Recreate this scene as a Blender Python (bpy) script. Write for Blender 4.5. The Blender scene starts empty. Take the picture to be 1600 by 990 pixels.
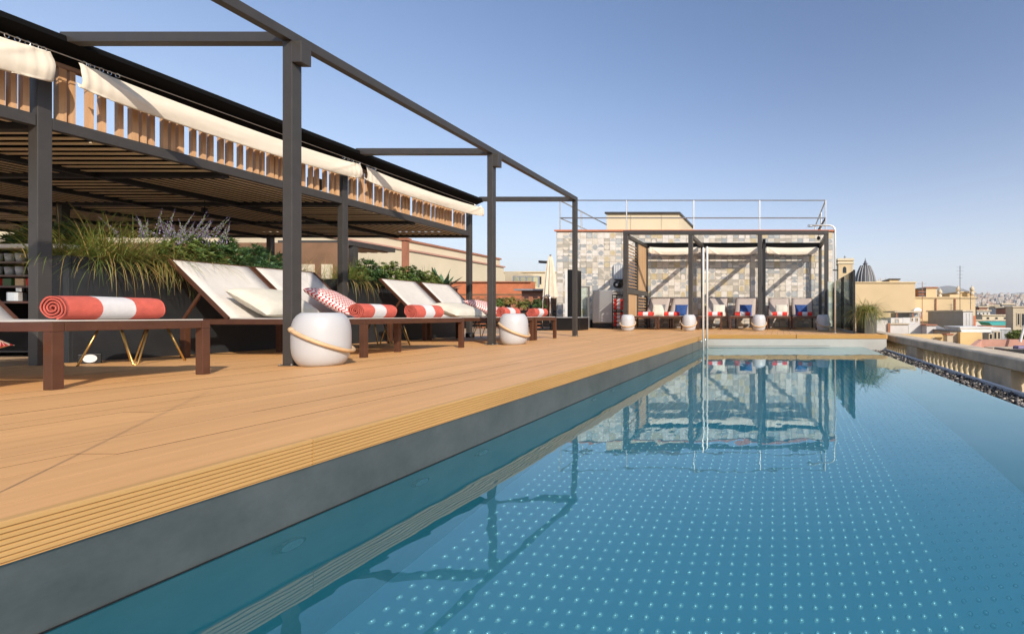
import bpy, bmesh, math, random
from math import radians as R, sin, cos, pi, atan2, hypot
from mathutils import Vector, Matrix, noise
random.seed(7)
SC = bpy.context.scene
COL = SC.collection
PI = pi

# ------------------------------------------------------------------ camera, sky, sun, exposure
F = 705.0; CX, CY = 1218.0, 492.0; HC = 0.43           # focal length in px, vanishing point, camera height over the deck
cam = bpy.data.cameras.new('camera'); cam.sensor_width = 36; cam.lens = F/1600*36
cam.shift_x = -(CX-800)/1600; cam.shift_y = -(495-CY)/1600
cam.clip_start = .02; cam.clip_end = 20000
co = bpy.data.objects.new('camera', cam); COL.objects.link(co)
co.location = (0, 0, HC); co.rotation_euler = (R(90), 0, 0)
SC.camera = co

SUN_AZ, SUN_EL = 137.5, 30.0                             # clockwise from +Y
w = bpy.data.worlds.new('World'); SC.world = w; w.use_nodes = True
nt = w.node_tree; bg = nt.nodes['Background']
sky = nt.nodes.new('ShaderNodeTexSky'); sky.sky_type = 'NISHITA'; sky.sun_disc = False
sky.sun_elevation = R(SUN_EL); sky.sun_rotation = R(SUN_AZ)
sky.altitude = 50; sky.air_density = 1.0; sky.dust_density = 1.0; sky.ozone_density = 1.6
tcw = nt.nodes.new('ShaderNodeTexCoord'); sxz = nt.nodes.new('ShaderNodeSeparateXYZ'); nt.links.new(tcw.outputs['Generated'], sxz.inputs[0])
def wm(op, a, b):                                        # pale band of summer haze all round the horizon
    n = nt.nodes.new('ShaderNodeMath'); n.operation = op; n.use_clamp = op == 'SUBTRACT'
    for i, v in enumerate((a, b)):
        if hasattr(v, 'is_output'): nt.links.new(v, n.inputs[i])
        else: n.inputs[i].default_value = v
    return n.outputs[0]
hz = wm('MULTIPLY', wm('POWER', wm('SUBTRACT', 1.0, sxz.outputs[2]), 5.4), .97)
wmx = nt.nodes.new('ShaderNodeMix'); wmx.data_type = 'RGBA'; nt.links.new(hz, wmx.inputs[0]); hsv = nt.nodes.new('ShaderNodeHueSaturation'); hsv.inputs['Saturation'].default_value = 1.12; hsv.inputs['Hue'].default_value = .506; hsv.inputs['Value'].default_value = 1.02
nt.links.new(sky.outputs[0], hsv.inputs['Color']); nt.links.new(hsv.outputs[0], wmx.inputs[6]); wmx.inputs[7].default_value = (6.1, 6.05, 6.35, 1)
nt.links.new(wmx.outputs[2], bg.inputs[0]); bg.inputs[1].default_value = 0.112
ld = bpy.data.lights.new('sun', 'SUN'); ld.energy = 3.7; ld.angle = R(.55); ld.color = (1, .905, .79); ld.cycles.is_caustics_light = True
lo = bpy.data.objects.new('sun', ld); COL.objects.link(lo)
sd = Vector((sin(R(SUN_AZ))*cos(R(SUN_EL)), cos(R(SUN_AZ))*cos(R(SUN_EL)), sin(R(SUN_EL))))
lo.rotation_euler = sd.to_track_quat('Z', 'Y').to_euler()
SC.view_settings.view_transform = 'Standard'; SC.view_settings.look = 'None'
SC.view_settings.exposure = 0.6; SC.view_settings.gamma = 1
cy = SC.cycles
cy.use_denoising = True; cy.max_bounces = 9; cy.diffuse_bounces = 3; cy.glossy_bounces = 4
cy.transmission_bounces = 8; cy.transparent_max_bounces = 12; cy.volume_bounces = 0
cy.sample_clamp_indirect = 4; cy.blur_glossy = .3; cy.caustics_reflective = False; cy.caustics_refractive = True

def PX(x, Y): return (x-CX)/F*Y
def PZ(y, Y): return HC+(CY-y)/F*Y

# ------------------------------------------------------------------ materials
M = {}
def _new(name):
    m = bpy.data.materials.new(name); m.use_nodes = True
    t = m.node_tree; M[name] = m
    return m, t, t.nodes['Principled BSDF']
def N(t, k, **kw):
    n = t.nodes.new(k)
    for a, b in kw.items():
        if a.startswith('i_'):
            n.inputs[a[2:].replace('_', ' ')].default_value = b
        else: setattr(n, a, b)
    return n
def L(t, a, b): t.links.new(a, b)
def mix(t, fac, a, b, mode='MIX'):
    n = t.nodes.new('ShaderNodeMix'); n.data_type = 'RGBA'; n.blend_type = mode
    for s, v in ((n.inputs[0], fac), (n.inputs[6], a), (n.inputs[7], b)):
        if hasattr(v, 'is_output'): t.links.new(v, s)
        else: s.default_value = v if not isinstance(v, tuple) else (*v[:3], 1)
    return n.outputs[2]
def mth(t, op, a, b=None, c=None):
    n = t.nodes.new('ShaderNodeMath'); n.operation = op
    for i, v in enumerate((a, b, c)):
        if v is None: continue
        if hasattr(v, 'is_output'): t.links.new(v, n.inputs[i])
        else: n.inputs[i].default_value = v
    return n.outputs[0]
def ramp(t, fac, stops):
    n = t.nodes.new('ShaderNodeValToRGB'); L(t, fac, n.inputs[0])
    e = n.color_ramp.elements
    while len(e) < len(stops): e.new(.5)
    for q, (p, c) in zip(e, stops): q.position = p; q.color = (*c, 1)
    return n.outputs[0]
def coords(t, scale=(1, 1, 1), rand=True, kind='Object'):
    tc = t.nodes.new('ShaderNodeTexCoord'); mp = t.nodes.new('ShaderNodeMapping')
    mp.inputs['Scale'].default_value = scale
    L(t, tc.outputs[kind], mp.inputs[0])
    if rand:
        oi = t.nodes.new('ShaderNodeObjectInfo'); cb = t.nodes.new('ShaderNodeCombineXYZ')
        r = mth(t, 'MULTIPLY', oi.outputs['Random'], 37.0)
        L(t, r, cb.inputs[0]); L(t, r, cb.inputs[1]); L(t, cb.outputs[0], mp.inputs['Location'])
    return mp.outputs[0]
def noisetex(t, vec, scale, detail=4, rough=.6):
    n = t.nodes.new('ShaderNodeTexNoise'); n.inputs['Scale'].default_value = scale
    n.inputs['Detail'].default_value = detail; n.inputs['Roughness'].default_value = rough
    L(t, vec, n.inputs['Vector']); return n.outputs[0]
def bump(t, b, h, strength=.3, dist=.01):
    n = t.nodes.new('ShaderNodeBump'); n.inputs['Strength'].default_value = strength; n.inputs['Distance'].default_value = dist
    L(t, h, n.inputs['Height']); L(t, n.outputs[0], b.inputs['Normal'])
def mat(name, c, rough=.6, metal=0, var=.15, scale=6, bs=0.0, bscale=60, spec=None, stretch=(1, 1, 1), objvar=0.0, c2=None, sub=0):
    m, t, b = _new(name)
    v = coords(t, stretch)
    n = noisetex(t, v, scale)
    dark = tuple(x*(1-var) for x in c) if c2 is None else c2
    lite = tuple(min(1, x*(1+var*.6)) for x in c)
    col = ramp(t, n, [(.3, dark), (.7, lite)])
    if objvar:
        oi = t.nodes.new('ShaderNodeObjectInfo')
        k = mth(t, 'MULTIPLY_ADD', oi.outputs['Random'], 2*objvar, 1-objvar)
        cb = t.nodes.new('ShaderNodeCombineColor')
        for i in range(3): L(t, k, cb.inputs[i])
        col = mix(t, 1.0, col, cb.outputs[0], 'MULTIPLY')
    L(t, col, b.inputs['Base Color'])
    b.inputs['Metallic'].default_value = metal
    r = mth(t, 'MULTIPLY_ADD', n, .2*rough, rough*.9)
    L(t, r, b.inputs['Roughness'])
    if spec is not None: b.inputs['Specular IOR Level'].default_value = spec
    if sub:
        b.inputs['Subsurface Weight'].default_value = sub; b.inputs['Subsurface Radius'].default_value = (.03, .025, .02)
    if bs:
        bump(t, b, noisetex(t, v, bscale, 5, .7), bs, .006)
    return m

mat('graphite_paint', (.060, .054, .049), .42, .25, .12, 9, .08, 220)
mat('graphite_dark', (.012, .012, .013), .5, 0, .2, 9)
mat('matt_black', (.006, .006, .006), .95, 0, .2, 9, spec=.1)
mat('black_plastic', (.008, .008, .009), .4, 0, .2, 9)
mat('brown_metal', (.095, .038, .020), .38, .2, .18, 8, .05, 200)
mat('canvas', (.74, .66, .53), .85, 0, .05, 3, .15, 400)
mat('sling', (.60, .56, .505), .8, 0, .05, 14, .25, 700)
mat('sling_shaded', (.40, .335, .29), .85, 0, .06, 14, .25, 700)  # sling fabric with the cabana's partial shade put into its colour
mat('cream_fabric', (.60, .56, .46), .9, 0, .07, 12, .3, 300)
mat('blue_fabric', (.02, .06, .20), .85, 0, .2, 12, .3, 300)
mat('coral_towel', (.60, .115, .08), .95, 0, .16, 25, .9, 260)
mat('red_towel', (.66, .045, .03), .95, 0, .16, 25, .8, 260)
mat('white_towel', (.68, .66, .65), .95, 0, .07, 25, .9, 260)
mat('lantern_white', (.47, .475, .485), .38, 0, .02, 4, .0, 50, sub=.1)
mat('ash_wood', (.60, .40, .22), .55, 0, .18, 14, .12, 150, stretch=(1, 1, 3))
mat('chrome', (.78, .77, .75), .13, 1, .05, 5)
mat('pole_steel', (.80, .76, .68), .35, .35, .05, 5)
mat('rail_steel', (.46, .45, .43), .35, .8, .06, 5)
mat('brass', (.60, .37, .12), .3, .9, .15, 8)
mat('planter_charcoal', (.022, .024, .026), .5, 0, .25, 5, .08, 90)
mat('planter_grey', (.085, .085, .07), .6, 0, .15, 5, .1, 90)
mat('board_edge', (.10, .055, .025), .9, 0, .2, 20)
mat('soil', (.03, .02, .013), .95, 0, .4, 30, .8, 60)
mat('dark_slab', (.03, .022, .016), .9, 0, .3, 5)
mat('terrace_floor', (.46, .31, .18), .7, 0, .2, 3, .1, 50)
mat('stone_coping', (.60, .50, .36), .8, 0, .28, 3.2, .5, 60)
mat('stone_baluster', (.68, .55, .34), .8, 0, .2, 9, .4, 70)
mat('white_metal', (.72, .72, .70), .45, 0, .06, 6)
mat('white_render', (.58, .565, .54), .85, 0, .12, 1.5, .2, 20)
mat('cream_render', (.62, .475, .28), .9, 0, .12, .35, .2, 10)
mat('cream_render_pale', (.64, .55, .39), .9, 0, .10, .3, .2, 10)
mat('yellow_render', (.66, .47, .22), .9, 0, .14, .5, .2, 10)
mat('beige_render', (.50, .42, .30), .9, 0, .14, .5, .2, 10)
mat('terracotta', (.52, .17, .075), .85, 0, .2, 2, .3, 20)
mat('terracotta_dull', (.36, .15, .085), .85, 0, .2, 2, .3, 20)
mat('pink_render', (.50, .27, .20), .85, 0, .15, 2, .2, 20)
mat('grey_metal_sheet', (.30, .30, .29), .55, .3, .12, 1.5, .1, 30)
mat('dome_slate', (.085, .085, .095), .55, .2, .25, 1.5, .3, 10)
mat('window_dark', (.02, .025, .03), .15, 0, .2, 2)
mat('teal_paint', (.04, .36, .34), .6, 0, .15, .5)
mat('hedge_far', (.06, .085, .025), .9, 0, .5, 3, .8, 9)
mat('cover_fabric', (.50, .49, .46), .7, 0, .08, 3, .2, 120)
mat('fabric_parasol', (.62, .55, .44), .9, 0, .12, 8, .2, 120)
mat('galv', (.42, .45, .48), .4, .5, .1, 6)
mat('grout', (.48, .44, .38), .9, 0, .1, 8)
mat('brown_wall', (.22, .12, .065), .85, 0, .2, 2, .2, 20)

def tilemat(name, c, c2):
    m, t, b = _new(name)
    v = coords(t, (1, 1, 1)); n = noisetex(t, v, 9, 4, .7)
    col = ramp(t, n, [(.32, c2), (.62, c)])
    # faint crazed grid of the small glazed squares inside a tile
    L(t, col, b.inputs['Base Color']); b.inputs['Roughness'].default_value = .38
    bump(t, b, n, .25, .004)
for nm, c, c2 in (('tile_cream', (.66, .60, .50), (.54, .48, .39)), ('tile_white', (.72, .68, .61), (.62, .57, .50)),
                  ('tile_greige', (.46, .42, .35), (.36, .33, .27)), ('tile_blue', (.31, .33, .335), (.42, .42, .40)),
                  ('tile_ochre', (.50, .40, .22), (.56, .49, .35)), ('tile_pale_blue', (.40, .42, .41), (.50, .50, .46))):
    tilemat(nm, c, c2)

def leafmat(name, a, b_, trans=.25):
    m, t, b = _new(name)
    v = coords(t); n = noisetex(t, v, 12, 2)
    g = t.nodes.new('ShaderNodeNewGeometry')
    f = mth(t, 'ADD', mth(t, 'MULTIPLY', g.outputs['Random Per Island'], .65), mth(t, 'MULTIPLY', n, .4))
    L(t, ramp(t, f, [(.15, a), (.85, b_)]), b.inputs['Base Color'])
    b.inputs['Roughness'].default_value = .5
    b.inputs['Transmission Weight'].default_value = 0
    out = t.nodes['Material Output']; tr = t.nodes.new('ShaderNodeBsdfTranslucent')
    L(t, ramp(t, f, [(.15, a), (.85, b_)]), tr.inputs[0])
    mx = t.nodes.new('ShaderNodeMixShader'); mx.inputs[0].default_value = trans
    L(t, b.outputs[0], mx.inputs[1]); L(t, tr.outputs[0], mx.inputs[2]); L(t, mx.outputs[0], out.inputs[0])
leafmat('grass_blade', (.09, .16, .03), (.30, .33, .07))
leafmat('grass_straw', (.34, .22, .06), (.50, .36, .13))
leafmat('leaf_dark', (.03, .075, .025), (.09, .18, .05))
leafmat('leaf_mid', (.06, .12, .03), (.19, .26, .06))
leafmat('leaf_lime', (.10, .16, .03), (.24, .26, .06))
leafmat('leaf_agave', (.05, .12, .07), (.11, .20, .10), .1)
leafmat('flower_mauve', (.20, .16, .30), (.36, .30, .46))

# deck boards
def deckmat(name, c, c2, axis=1):
    m, t, b = _new(name)
    sc = [14, 14, 14]; sc[axis] = .8
    v = coords(t, tuple(sc)); n = noisetex(t, v, 1.6, 6, .65)
    v2 = coords(t, (1, 1, 1), False, 'Generated')
    tc = t.nodes.new('ShaderNodeTexCoord')
    g = t.nodes.new('ShaderNodeNewGeometry')
    big = noisetex(t, g.outputs['Position'], .7, 3)
    col = ramp(t, n, [(.25, c2), (.7, c)])
    col = mix(t, mth(t, 'MULTIPLY', big, .35), col, tuple(x*.82 for x in c))
    oi = t.nodes.new('ShaderNodeObjectInfo')
    k = mth(t, 'MULTIPLY_ADD', oi.outputs['Random'], .11, .945)
    cb = t.nodes.new('ShaderNodeCombineColor')
    for i in range(3): L(t, k, cb.inputs[i])
    col = mix(t, 1.0, col, cb.outputs[0], 'MULTIPLY')
    L(t, col, b.inputs['Base Color'])
    L(t, mth(t, 'MULTIPLY_ADD', n, .25, .42), b.inputs['Roughness'])
    bump(t, b, n, .25, .003)
deckmat('deck_wood', (.76, .42, .17), (.62, .325, .12))
deckmat('fascia_wood', (.62, .36, .13), (.50, .28, .09))
deckmat('fascia_wood_x', (.60, .345, .10), (.48, .26, .065), 0)
deckmat('slat_wood', (.40, .23, .12), (.22, .11, .055))
deckmat('slat_wood_x', (.44, .31, .20), (.22, .13, .075), 0)
deckmat('slat_wood_z', (.68, .41, .21), (.48, .26, .12), 2)
deckmat('slat_pale', (.88, .74, .56), (.72, .56, .40))
deckmat('slat_pale_x', (.88, .74, .56), (.72, .56, .40), 0)
deckmat('screen_wood', (.56, .36, .19), (.42, .25, .12), 2)

# brushed stainless pool steel
def steelmat():
    m, t, b = _new('pool_steel')
    v = coords(t, (1, 1, 1), False); n = noisetex(t, v, 2.2, 6, .7)
    n2 = noisetex(t, coords(t, (3, .4, 30), False), 2, 4)
    L(t, ramp(t, n, [(.3, (.16, .165, .15)), (.75, (.29, .285, .26))]), b.inputs['Base Color'])
    b.inputs['Metallic'].default_value = .75
    L(t, mth(t, 'MULTIPLY_ADD', n, .25, .28), b.inputs['Roughness'])
    bump(t, b, n2, .12, .004)
steelmat()
mat('stud_steel', (.85, .97, 1.0), .22, .45, .05, 6)
mat('pool_floor_steel', (.84, .95, 1.0), .4, .0, .06, 1.4, .05, 10)
mat('white_sheet', (.50, .49, .44), .4, .2, .08, 2)

def watermat():
    m, t, b = _new('water')
    t.nodes.remove(b); out = t.nodes['Material Output']
    g = t.nodes.new('ShaderNodeBsdfGlass'); g.inputs['IOR'].default_value = 1.333
    g.inputs['Roughness'].default_value = 0.0; g.inputs['Color'].default_value = (.66, .97, 1.0, 1)
    v = coords(t, (1, 1, 1), False)
    a = noisetex(t, v, 1.7, 2, .5)
    c = noisetex(t, coords(t, (1, .55, 1), False), 7.0, 2, .5)
    h = mth(t, 'ADD', mth(t, 'MULTIPLY', a, 1.0), mth(t, 'MULTIPLY', c, .35))
    bn = t.nodes.new('ShaderNodeBump'); bn.inputs['Strength'].default_value = 1; bn.inputs['Distance'].default_value = .0022
    L(t, h, bn.inputs['Height']); L(t, bn.outputs[0], g.inputs['Normal'])
    gl = t.nodes.new('ShaderNodeBsdfGlossy'); gl.inputs['Roughness'].default_value = 0; L(t, bn.outputs[0], gl.inputs['Normal'])
    fr = t.nodes.new('ShaderNodeFresnel'); fr.inputs[0].default_value = 1.5; L(t, bn.outputs[0], fr.inputs[1])
    mx = t.nodes.new('ShaderNodeMixShader'); L(t, mth(t, 'MULTIPLY', fr.outputs[0], .9), mx.inputs[0])
    df = t.nodes.new('ShaderNodeBsdfDiffuse'); df.inputs[0].default_value = (.06, .66, .86, 1)      # blue scattering layer, added in place of sunlight missing on the floor
    m2 = t.nodes.new('ShaderNodeMixShader'); m2.inputs[0].default_value = .14
    L(t, g.outputs[0], m2.inputs[1]); L(t, df.outputs[0], m2.inputs[2])
    L(t, m2.outputs[0], mx.inputs[1]); L(t, gl.outputs[0], mx.inputs[2]); L(t, mx.outputs[0], out.inputs[0])
watermat()

def glassmat():
    m, t, b = _new('screen_glass')
    b.inputs['Base Color'].default_value = (.62, .80, .74, 1); b.inputs['Roughness'].default_value = .03
    out = t.nodes['Material Output']
    tr = t.nodes.new('ShaderNodeBsdfTransparent'); tr.inputs[0].default_value = (.86, .93, .90, 1)
    gl = t.nodes.new('ShaderNodeBsdfGlossy'); gl.inputs['Roughness'].default_value = .02
    fr = t.nodes.new('ShaderNodeFresnel'); fr.inputs[0].default_value = 1.5
    mx = t.nodes.new('ShaderNodeMixShader')
    L(t, fr.outputs[0], mx.inputs[0]); L(t, tr.outputs[0], mx.inputs[1]); L(t, gl.outputs[0], mx.inputs[2])
    L(t, mx.outputs[0], out.inputs[0])
glassmat()

def zigzag():
    m, t, b = _new('zigzag_fabric')
    tc = t.nodes.new('ShaderNodeTexCoord'); s = t.nodes.new('ShaderNodeSeparateXYZ'); L(t, tc.outputs['Object'], s.inputs[0])
    u, v = s.outputs[0], s.outputs[1]
    zz = mth(t, 'MULTIPLY', mth(t, 'PINGPONG', v, .026), 1.0)
    k = mth(t, 'FRACT', mth(t, 'MULTIPLY', mth(t, 'ADD', u, zz), 27.0))
    red = mth(t, 'LESS_THAN', k, .52)
    gap = mth(t, 'GREATER_THAN', mth(t, 'FRACT', mth(t, 'MULTIPLY_ADD', v, 38.46, .0)), .16)
    f = mth(t, 'MULTIPLY', red, gap)
    L(t, mix(t, f, (.80, .70, .62), (.56, .02, .035)), b.inputs['Base Color'])
    b.inputs['Roughness'].default_value = .9
    bump(t, b, noisetex(t, coords(t), 300, 3), .3, .004)
zigzag()

def citymat():
    m, t, b = _new('far_city')
    g = t.nodes.new('ShaderNodeNewGeometry')
    c = ramp(t, g.outputs['Random Per Island'], [(0, (.60, .56, .50)), (.25, (.50, .40, .28)), (.45, (.66, .63, .58)), (.62, (.42, .24, .15)), (.78, (.55, .47, .36)), (.9, (.30, .29, .28))])
    br = t.nodes.new('ShaderNodeTexBrick'); br.inputs['Scale'].default_value = 1
    br.offset = 0; br.inputs['Mortar Size'].default_value = .9; br.inputs['Brick Width'].default_value = 3.2; br.inputs['Row Height'].default_value = 3.4
    s = t.nodes.new('ShaderNodeSeparateXYZ'); L(t, g.outputs['Position'], s.inputs[0])
    cb = t.nodes.new('ShaderNodeCombineXYZ'); L(t, mth(t, 'ADD', s.outputs[0], s.outputs[1]), cb.inputs[0]); L(t, s.outputs[2], cb.inputs[1])
    L(t, cb.outputs[0], br.inputs[0])
    up = t.nodes.new('ShaderNodeSeparateXYZ'); L(t, g.outputs['Normal'], up.inputs[0])
    side = mth(t, 'LESS_THAN', mth(t, 'ABSOLUTE', up.outputs[2]), .5)
    win = mth(t, 'MULTIPLY', mth(t, 'SUBTRACT', 1.0, br.outputs['Fac']), side)
    L(t, mix(t, mth(t, 'MULTIPLY', win, .75), c, (.09, .09, .10)), b.inputs['Base Color']); b.inputs['Roughness'].default_value = .9
citymat()
def hillmat():
    m, t, b = _new('hill_green')
    n = noisetex(t, coords(t, (1, 1, 1), False), .004, 8, .65)
    L(t, ramp(t, n, [(.35, (.06, .075, .04)), (.65, (.15, .14, .09))]), b.inputs['Base Color']); b.inputs['Roughness'].default_value = 1
hillmat()
mat('street_ground', (.20, .18, .16), .95, 0, .3, .05)

# ------------------------------------------------------------------ mesh builder
class MB:
    def __init__(s): s.v = []; s.f = []; s.m = []
    def add(s, vs, fs, m=0):
        o = len(s.v); s.v += [tuple(p) for p in vs]; s.f += [tuple(o+i for i in f) for f in fs]; s.m += [m]*len(fs); return s
    def box(s, x0, x1, y0, y1, z0, z1, m=0):
        if x0 > x1: x0, x1 = x1, x0
        if y0 > y1: y0, y1 = y1, y0
        if z0 > z1: z0, z1 = z1, z0
        return s.add([(x0, y0, z0), (x1, y0, z0), (x1, y1, z0), (x0, y1, z0), (x0, y0, z1), (x1, y0, z1), (x1, y1, z1), (x0, y1, z1)],
              [(0, 3, 2, 1), (4, 5, 6, 7), (0, 1, 5, 4), (1, 2, 6, 5), (2, 3, 7, 6), (3, 0, 4, 7)], m)
    def bar(s, p, q, wx, wz, m=0, up=(0, 0, 1)):           # rectangular bar from p to q
        p, q = Vector(p), Vector(q); d = (q-p).normalized(); u = Vector(up)
        if abs(d.dot(u)) > .99: u = Vector((0, 1, 0))
        a = d.cross(u).normalized()*wx/2; b = a.cross(d).normalized()*wz/2
        vs = [p-a-b, p+a-b, p+a+b, p-a+b, q-a-b, q+a-b, q+a+b, q-a+b]
        return s.add(vs, [(0, 1, 2, 3), (7, 6, 5, 4), (0, 4, 5, 1), (1, 5, 6, 2), (2, 6, 7, 3), (3, 7, 4, 0)], m)
    def tube(s, pts, r, n=8, m=0, closed=False, cap=True):
        pts = [Vector(p) for p in pts]; k = len(pts); rs = r if isinstance(r, (list, tuple)) else [r]*k
        prev = None; o = len(s.v)
        for i, p in enumerate(pts):
            a = pts[(i-1) % k] if (closed or i > 0) else p; b = pts[(i+1) % k] if (closed or i < k-1) else p
            d = (b-a).normalized()
            if prev is None:
                u = Vector((0, 0, 1)) if abs(d.z) < .9 else Vector((1, 0, 0)); e = d.cross(u).normalized()
            else: e = (prev-d*prev.dot(d)).normalized()
            prev = e; g = d.cross(e)
            for j in range(n):
                t = 2*PI*j/n; s.v.append(tuple(p+(e*cos(t)+g*sin(t))*rs[i]))
        for i in range(k if closed else k-1):
            i2 = (i+1) % k
            for j in range(n):
                j2 = (j+1) % n; s.f.append((o+i*n+j, o+i*n+j2, o+i2*n+j2, o+i2*n+j)); s.m.append(m)
        if cap and not closed:
            s.f.append(tuple(o+j for j in range(n-1, -1, -1))); s.m.append(m)
            s.f.append(tuple(o+(k-1)*n+j for j in range(n))); s.m.append(m)
        return s
    def lathe(s, prof, c=(0, 0, 0), n=24, m=0):
        o = len(s.v)
        for r, z in prof:
            for j in range(n):
                t = 2*PI*j/n; s.v.append((c[0]+r*cos(t), c[1]+r*sin(t), c[2]+z))
        for i in range(len(prof)-1):
            for j in range(n):
                j2 = (j+1) % n; s.f.append((o+i*n+j, o+i*n+j2, o+(i+1)*n+j2, o+(i+1)*n+j)); s.m.append(m)
        s.f.append(tuple(o+j for j in range(n-1, -1, -1))); s.m.append(m)
        k = o+(len(prof)-1)*n; s.f.append(tuple(k+j for j in range(n))); s.m.append(m)
        return s
    def disc(s, c, ax1, ax2, a0=0, a1=2*PI, n=14, m=0, ctr=True):
        c = Vector(c); ax1 = Vector(ax1); ax2 = Vector(ax2)
        vs = [c+ax1*cos(a0+(a1-a0)*i/n)+ax2*sin(a0+(a1-a0)*i/n) for i in range(n+1)]
        if a1-a0 > 6.28: vs = vs[:-1]
        elif ctr: vs.append(c)
        return s.add(vs, [tuple(range(len(vs)))], m)
    def mesh(s, name, mats, smooth=False):
        me = bpy.data.meshes.new(name); me.from_pydata(s.v, [], s.f)
        for q in (mats if isinstance(mats, (list, tuple)) else [mats]): me.materials.append(M[q])
        if len(me.materials) > 1: me.polygons.foreach_set('material_index', s.m)
        if smooth:
            me.polygons.foreach_set('use_smooth', [True]*len(me.polygons))
        me.update(); return me
    def obj(s, name, mats, parent=None, smooth=False, bevel=0, loc=None):
        o = bpy.data.objects.new(name, s.mesh(name, mats, smooth)); COL.objects.link(o)
        if parent: o.parent = parent
        if loc: o.location = loc
        if bevel: bev(o, bevel)
        if smooth == 'auto':
            pass
        return o
def bev(o, wd, seg=2):
    md = o.modifiers.new('bevel', 'BEVEL'); md.width = wd; md.segments = seg; md.limit_method = 'ANGLE'; md.angle_limit = R(40)
def tag(o, label=None, cat=None, group=None, kind=None):
    if label: o['label'] = label
    if cat: o['category'] = cat
    if group: o['group'] = group
    if kind: o['kind'] = kind
    return o
def thing(name, label, cat, loc=(0, 0, 0), rz=0, group=None):
    o = bpy.data.objects.new(name, None); COL.objects.link(o); o.location = loc; o.rotation_euler = (0, 0, rz); o.empty_display_size = .1
    return tag(o, label, cat, group)
def struct(o, name=None): o['kind'] = 'structure'; return o
def inst(name, me, parent, loc=(0, 0, 0), rot=None, scale=None):
    o = bpy.data.objects.new(name, me); COL.objects.link(o); o.parent = parent; o.location = loc
    if rot: o.rotation_euler = rot
    if scale: o.scale = scale
    return o
ORD = ['first', 'second', 'third', 'fourth', 'fifth', 'sixth', 'seventh', 'eighth', 'ninth']
def copy_tree(o, parent=None):
    c = o.copy(); COL.objects.link(c)
    if parent: c.parent = parent
    for ch in [q for q in o.children]: copy_tree(ch, c)
    return c

# ================================================================== GROUND, TERRAIN, FAR CITY
GZ = -22.0
def terr(X, Y):
    if Y < 260: return GZ
    k = min(1, (Y-260)/2300); h = GZ+k*k*(3-2*k)*112
    if Y > 2600:
        q = min(1, (Y-2600)/1900)
        az = X/Y
        hx = 1480; ridge = 90+100*math.exp(-((az-.375)/.055)**2)+40*math.exp(-((az-.55)/.06)**2)+30*math.exp(-((az-.1)/.2)**2)
        h += q*q*(3-2*q)*ridge*1.0 + 12*noise.noise(Vector((X*.0012, Y*.0012, 0)))*q
    return h
g = MB(); NX, NY = 90, 60
for j in range(NY):
    Y = -400+ (j/(NY-1))**1.5*5600
    for i in range(NX):
        X = -3500+7500*i/(NX-1); g.v.append((X, Y, terr(X, Y)))
for j in range(NY-1):
    for i in range(NX-1):
        a = j*NX+i; g.f.append((a, a+1, a+NX+1, a+NX)); g.m.append(0)
o = g.obj('hills', 'hill_green', smooth=True); struct(o)
o = MB().box(-3600, 4100, -600, 5400, GZ-.6, GZ-.05).obj('ground', 'street_ground'); struct(o)

rnd = random.Random(3)
c = MB()
for k in range(9000):
    Y = 150*math.exp(rnd.random()**.75*2.95); az = rnd.uniform(-.95, .9)
    X = az*Y
    if Y < 260 and X < 60: continue
    wd = rnd.uniform(7, 18); dp = rnd.uniform(7, 15); z0 = terr(X, Y)
    h = rnd.uniform(11, 19) if rnd.random() < .85 else rnd.uniform(19, 26)
    if Y < 400: h = min(h, 17)
    c.box(X-wd/2, X+wd/2, Y-dp/2, Y+dp/2, z0-6, z0+h)
    for _ in range(2):
        a = rnd.uniform(-.3, .3)*wd; q = rnd.uniform(1.2, 2.6)
        c.box(X+a-q, X+a+q, Y-q, Y+q, z0+h, z0+h+rnd.uniform(2, 3.5))
o = c.obj('distant_city', 'far_city'); tag(o, 'hazy mass of distant pale city blocks below the hills', 'city', kind='stuff')

# ================================================================== HOTEL ROOF, DECK, POOL
DX = -1.62; FY = 9.9; RX = 2.35; WY = 15.4; WATER = -.27; FLOOR = -1.24
h = thing('hotel_building', 'hotel block carrying the pool terrace, beneath the wooden deck', 'building', (0, 0, 0))
MB().box(-34, 3.05, -8, 19.9, GZ, -1.6).obj('wall', 'cream_render', h)

deck = MB()
deck.box(-6.62, DX-.03, -3, WY-.02, -1.6, -.024).box(DX-.03, RX-.03, FY+.03, WY-.02, -1.6, -.024)
deck = deck.obj('pool_deck', 'dark_slab'); struct(deck)
lf = MB().box(-34, -6.62, -3, 19.9, -1.6, -.004).box(-6.62, -6.0, WY+.2, 19.9, -1.6, -.01).obj('lounge_floor', 'terrace_floor'); struct(lf)
PM = {}
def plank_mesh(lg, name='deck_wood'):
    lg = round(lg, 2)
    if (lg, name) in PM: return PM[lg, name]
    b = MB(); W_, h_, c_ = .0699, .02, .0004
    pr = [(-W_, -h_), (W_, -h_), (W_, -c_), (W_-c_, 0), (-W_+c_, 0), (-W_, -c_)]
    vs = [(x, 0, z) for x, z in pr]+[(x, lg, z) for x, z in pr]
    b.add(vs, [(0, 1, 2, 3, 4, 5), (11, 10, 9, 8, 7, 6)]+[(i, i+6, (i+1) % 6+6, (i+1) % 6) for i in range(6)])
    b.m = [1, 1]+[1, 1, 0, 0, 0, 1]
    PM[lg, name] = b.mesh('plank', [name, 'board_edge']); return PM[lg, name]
rnd = random.Random(5)
pitch = .1435
n = int((6.62+DX)/pitch)
x = DX-.004-.0705
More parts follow.
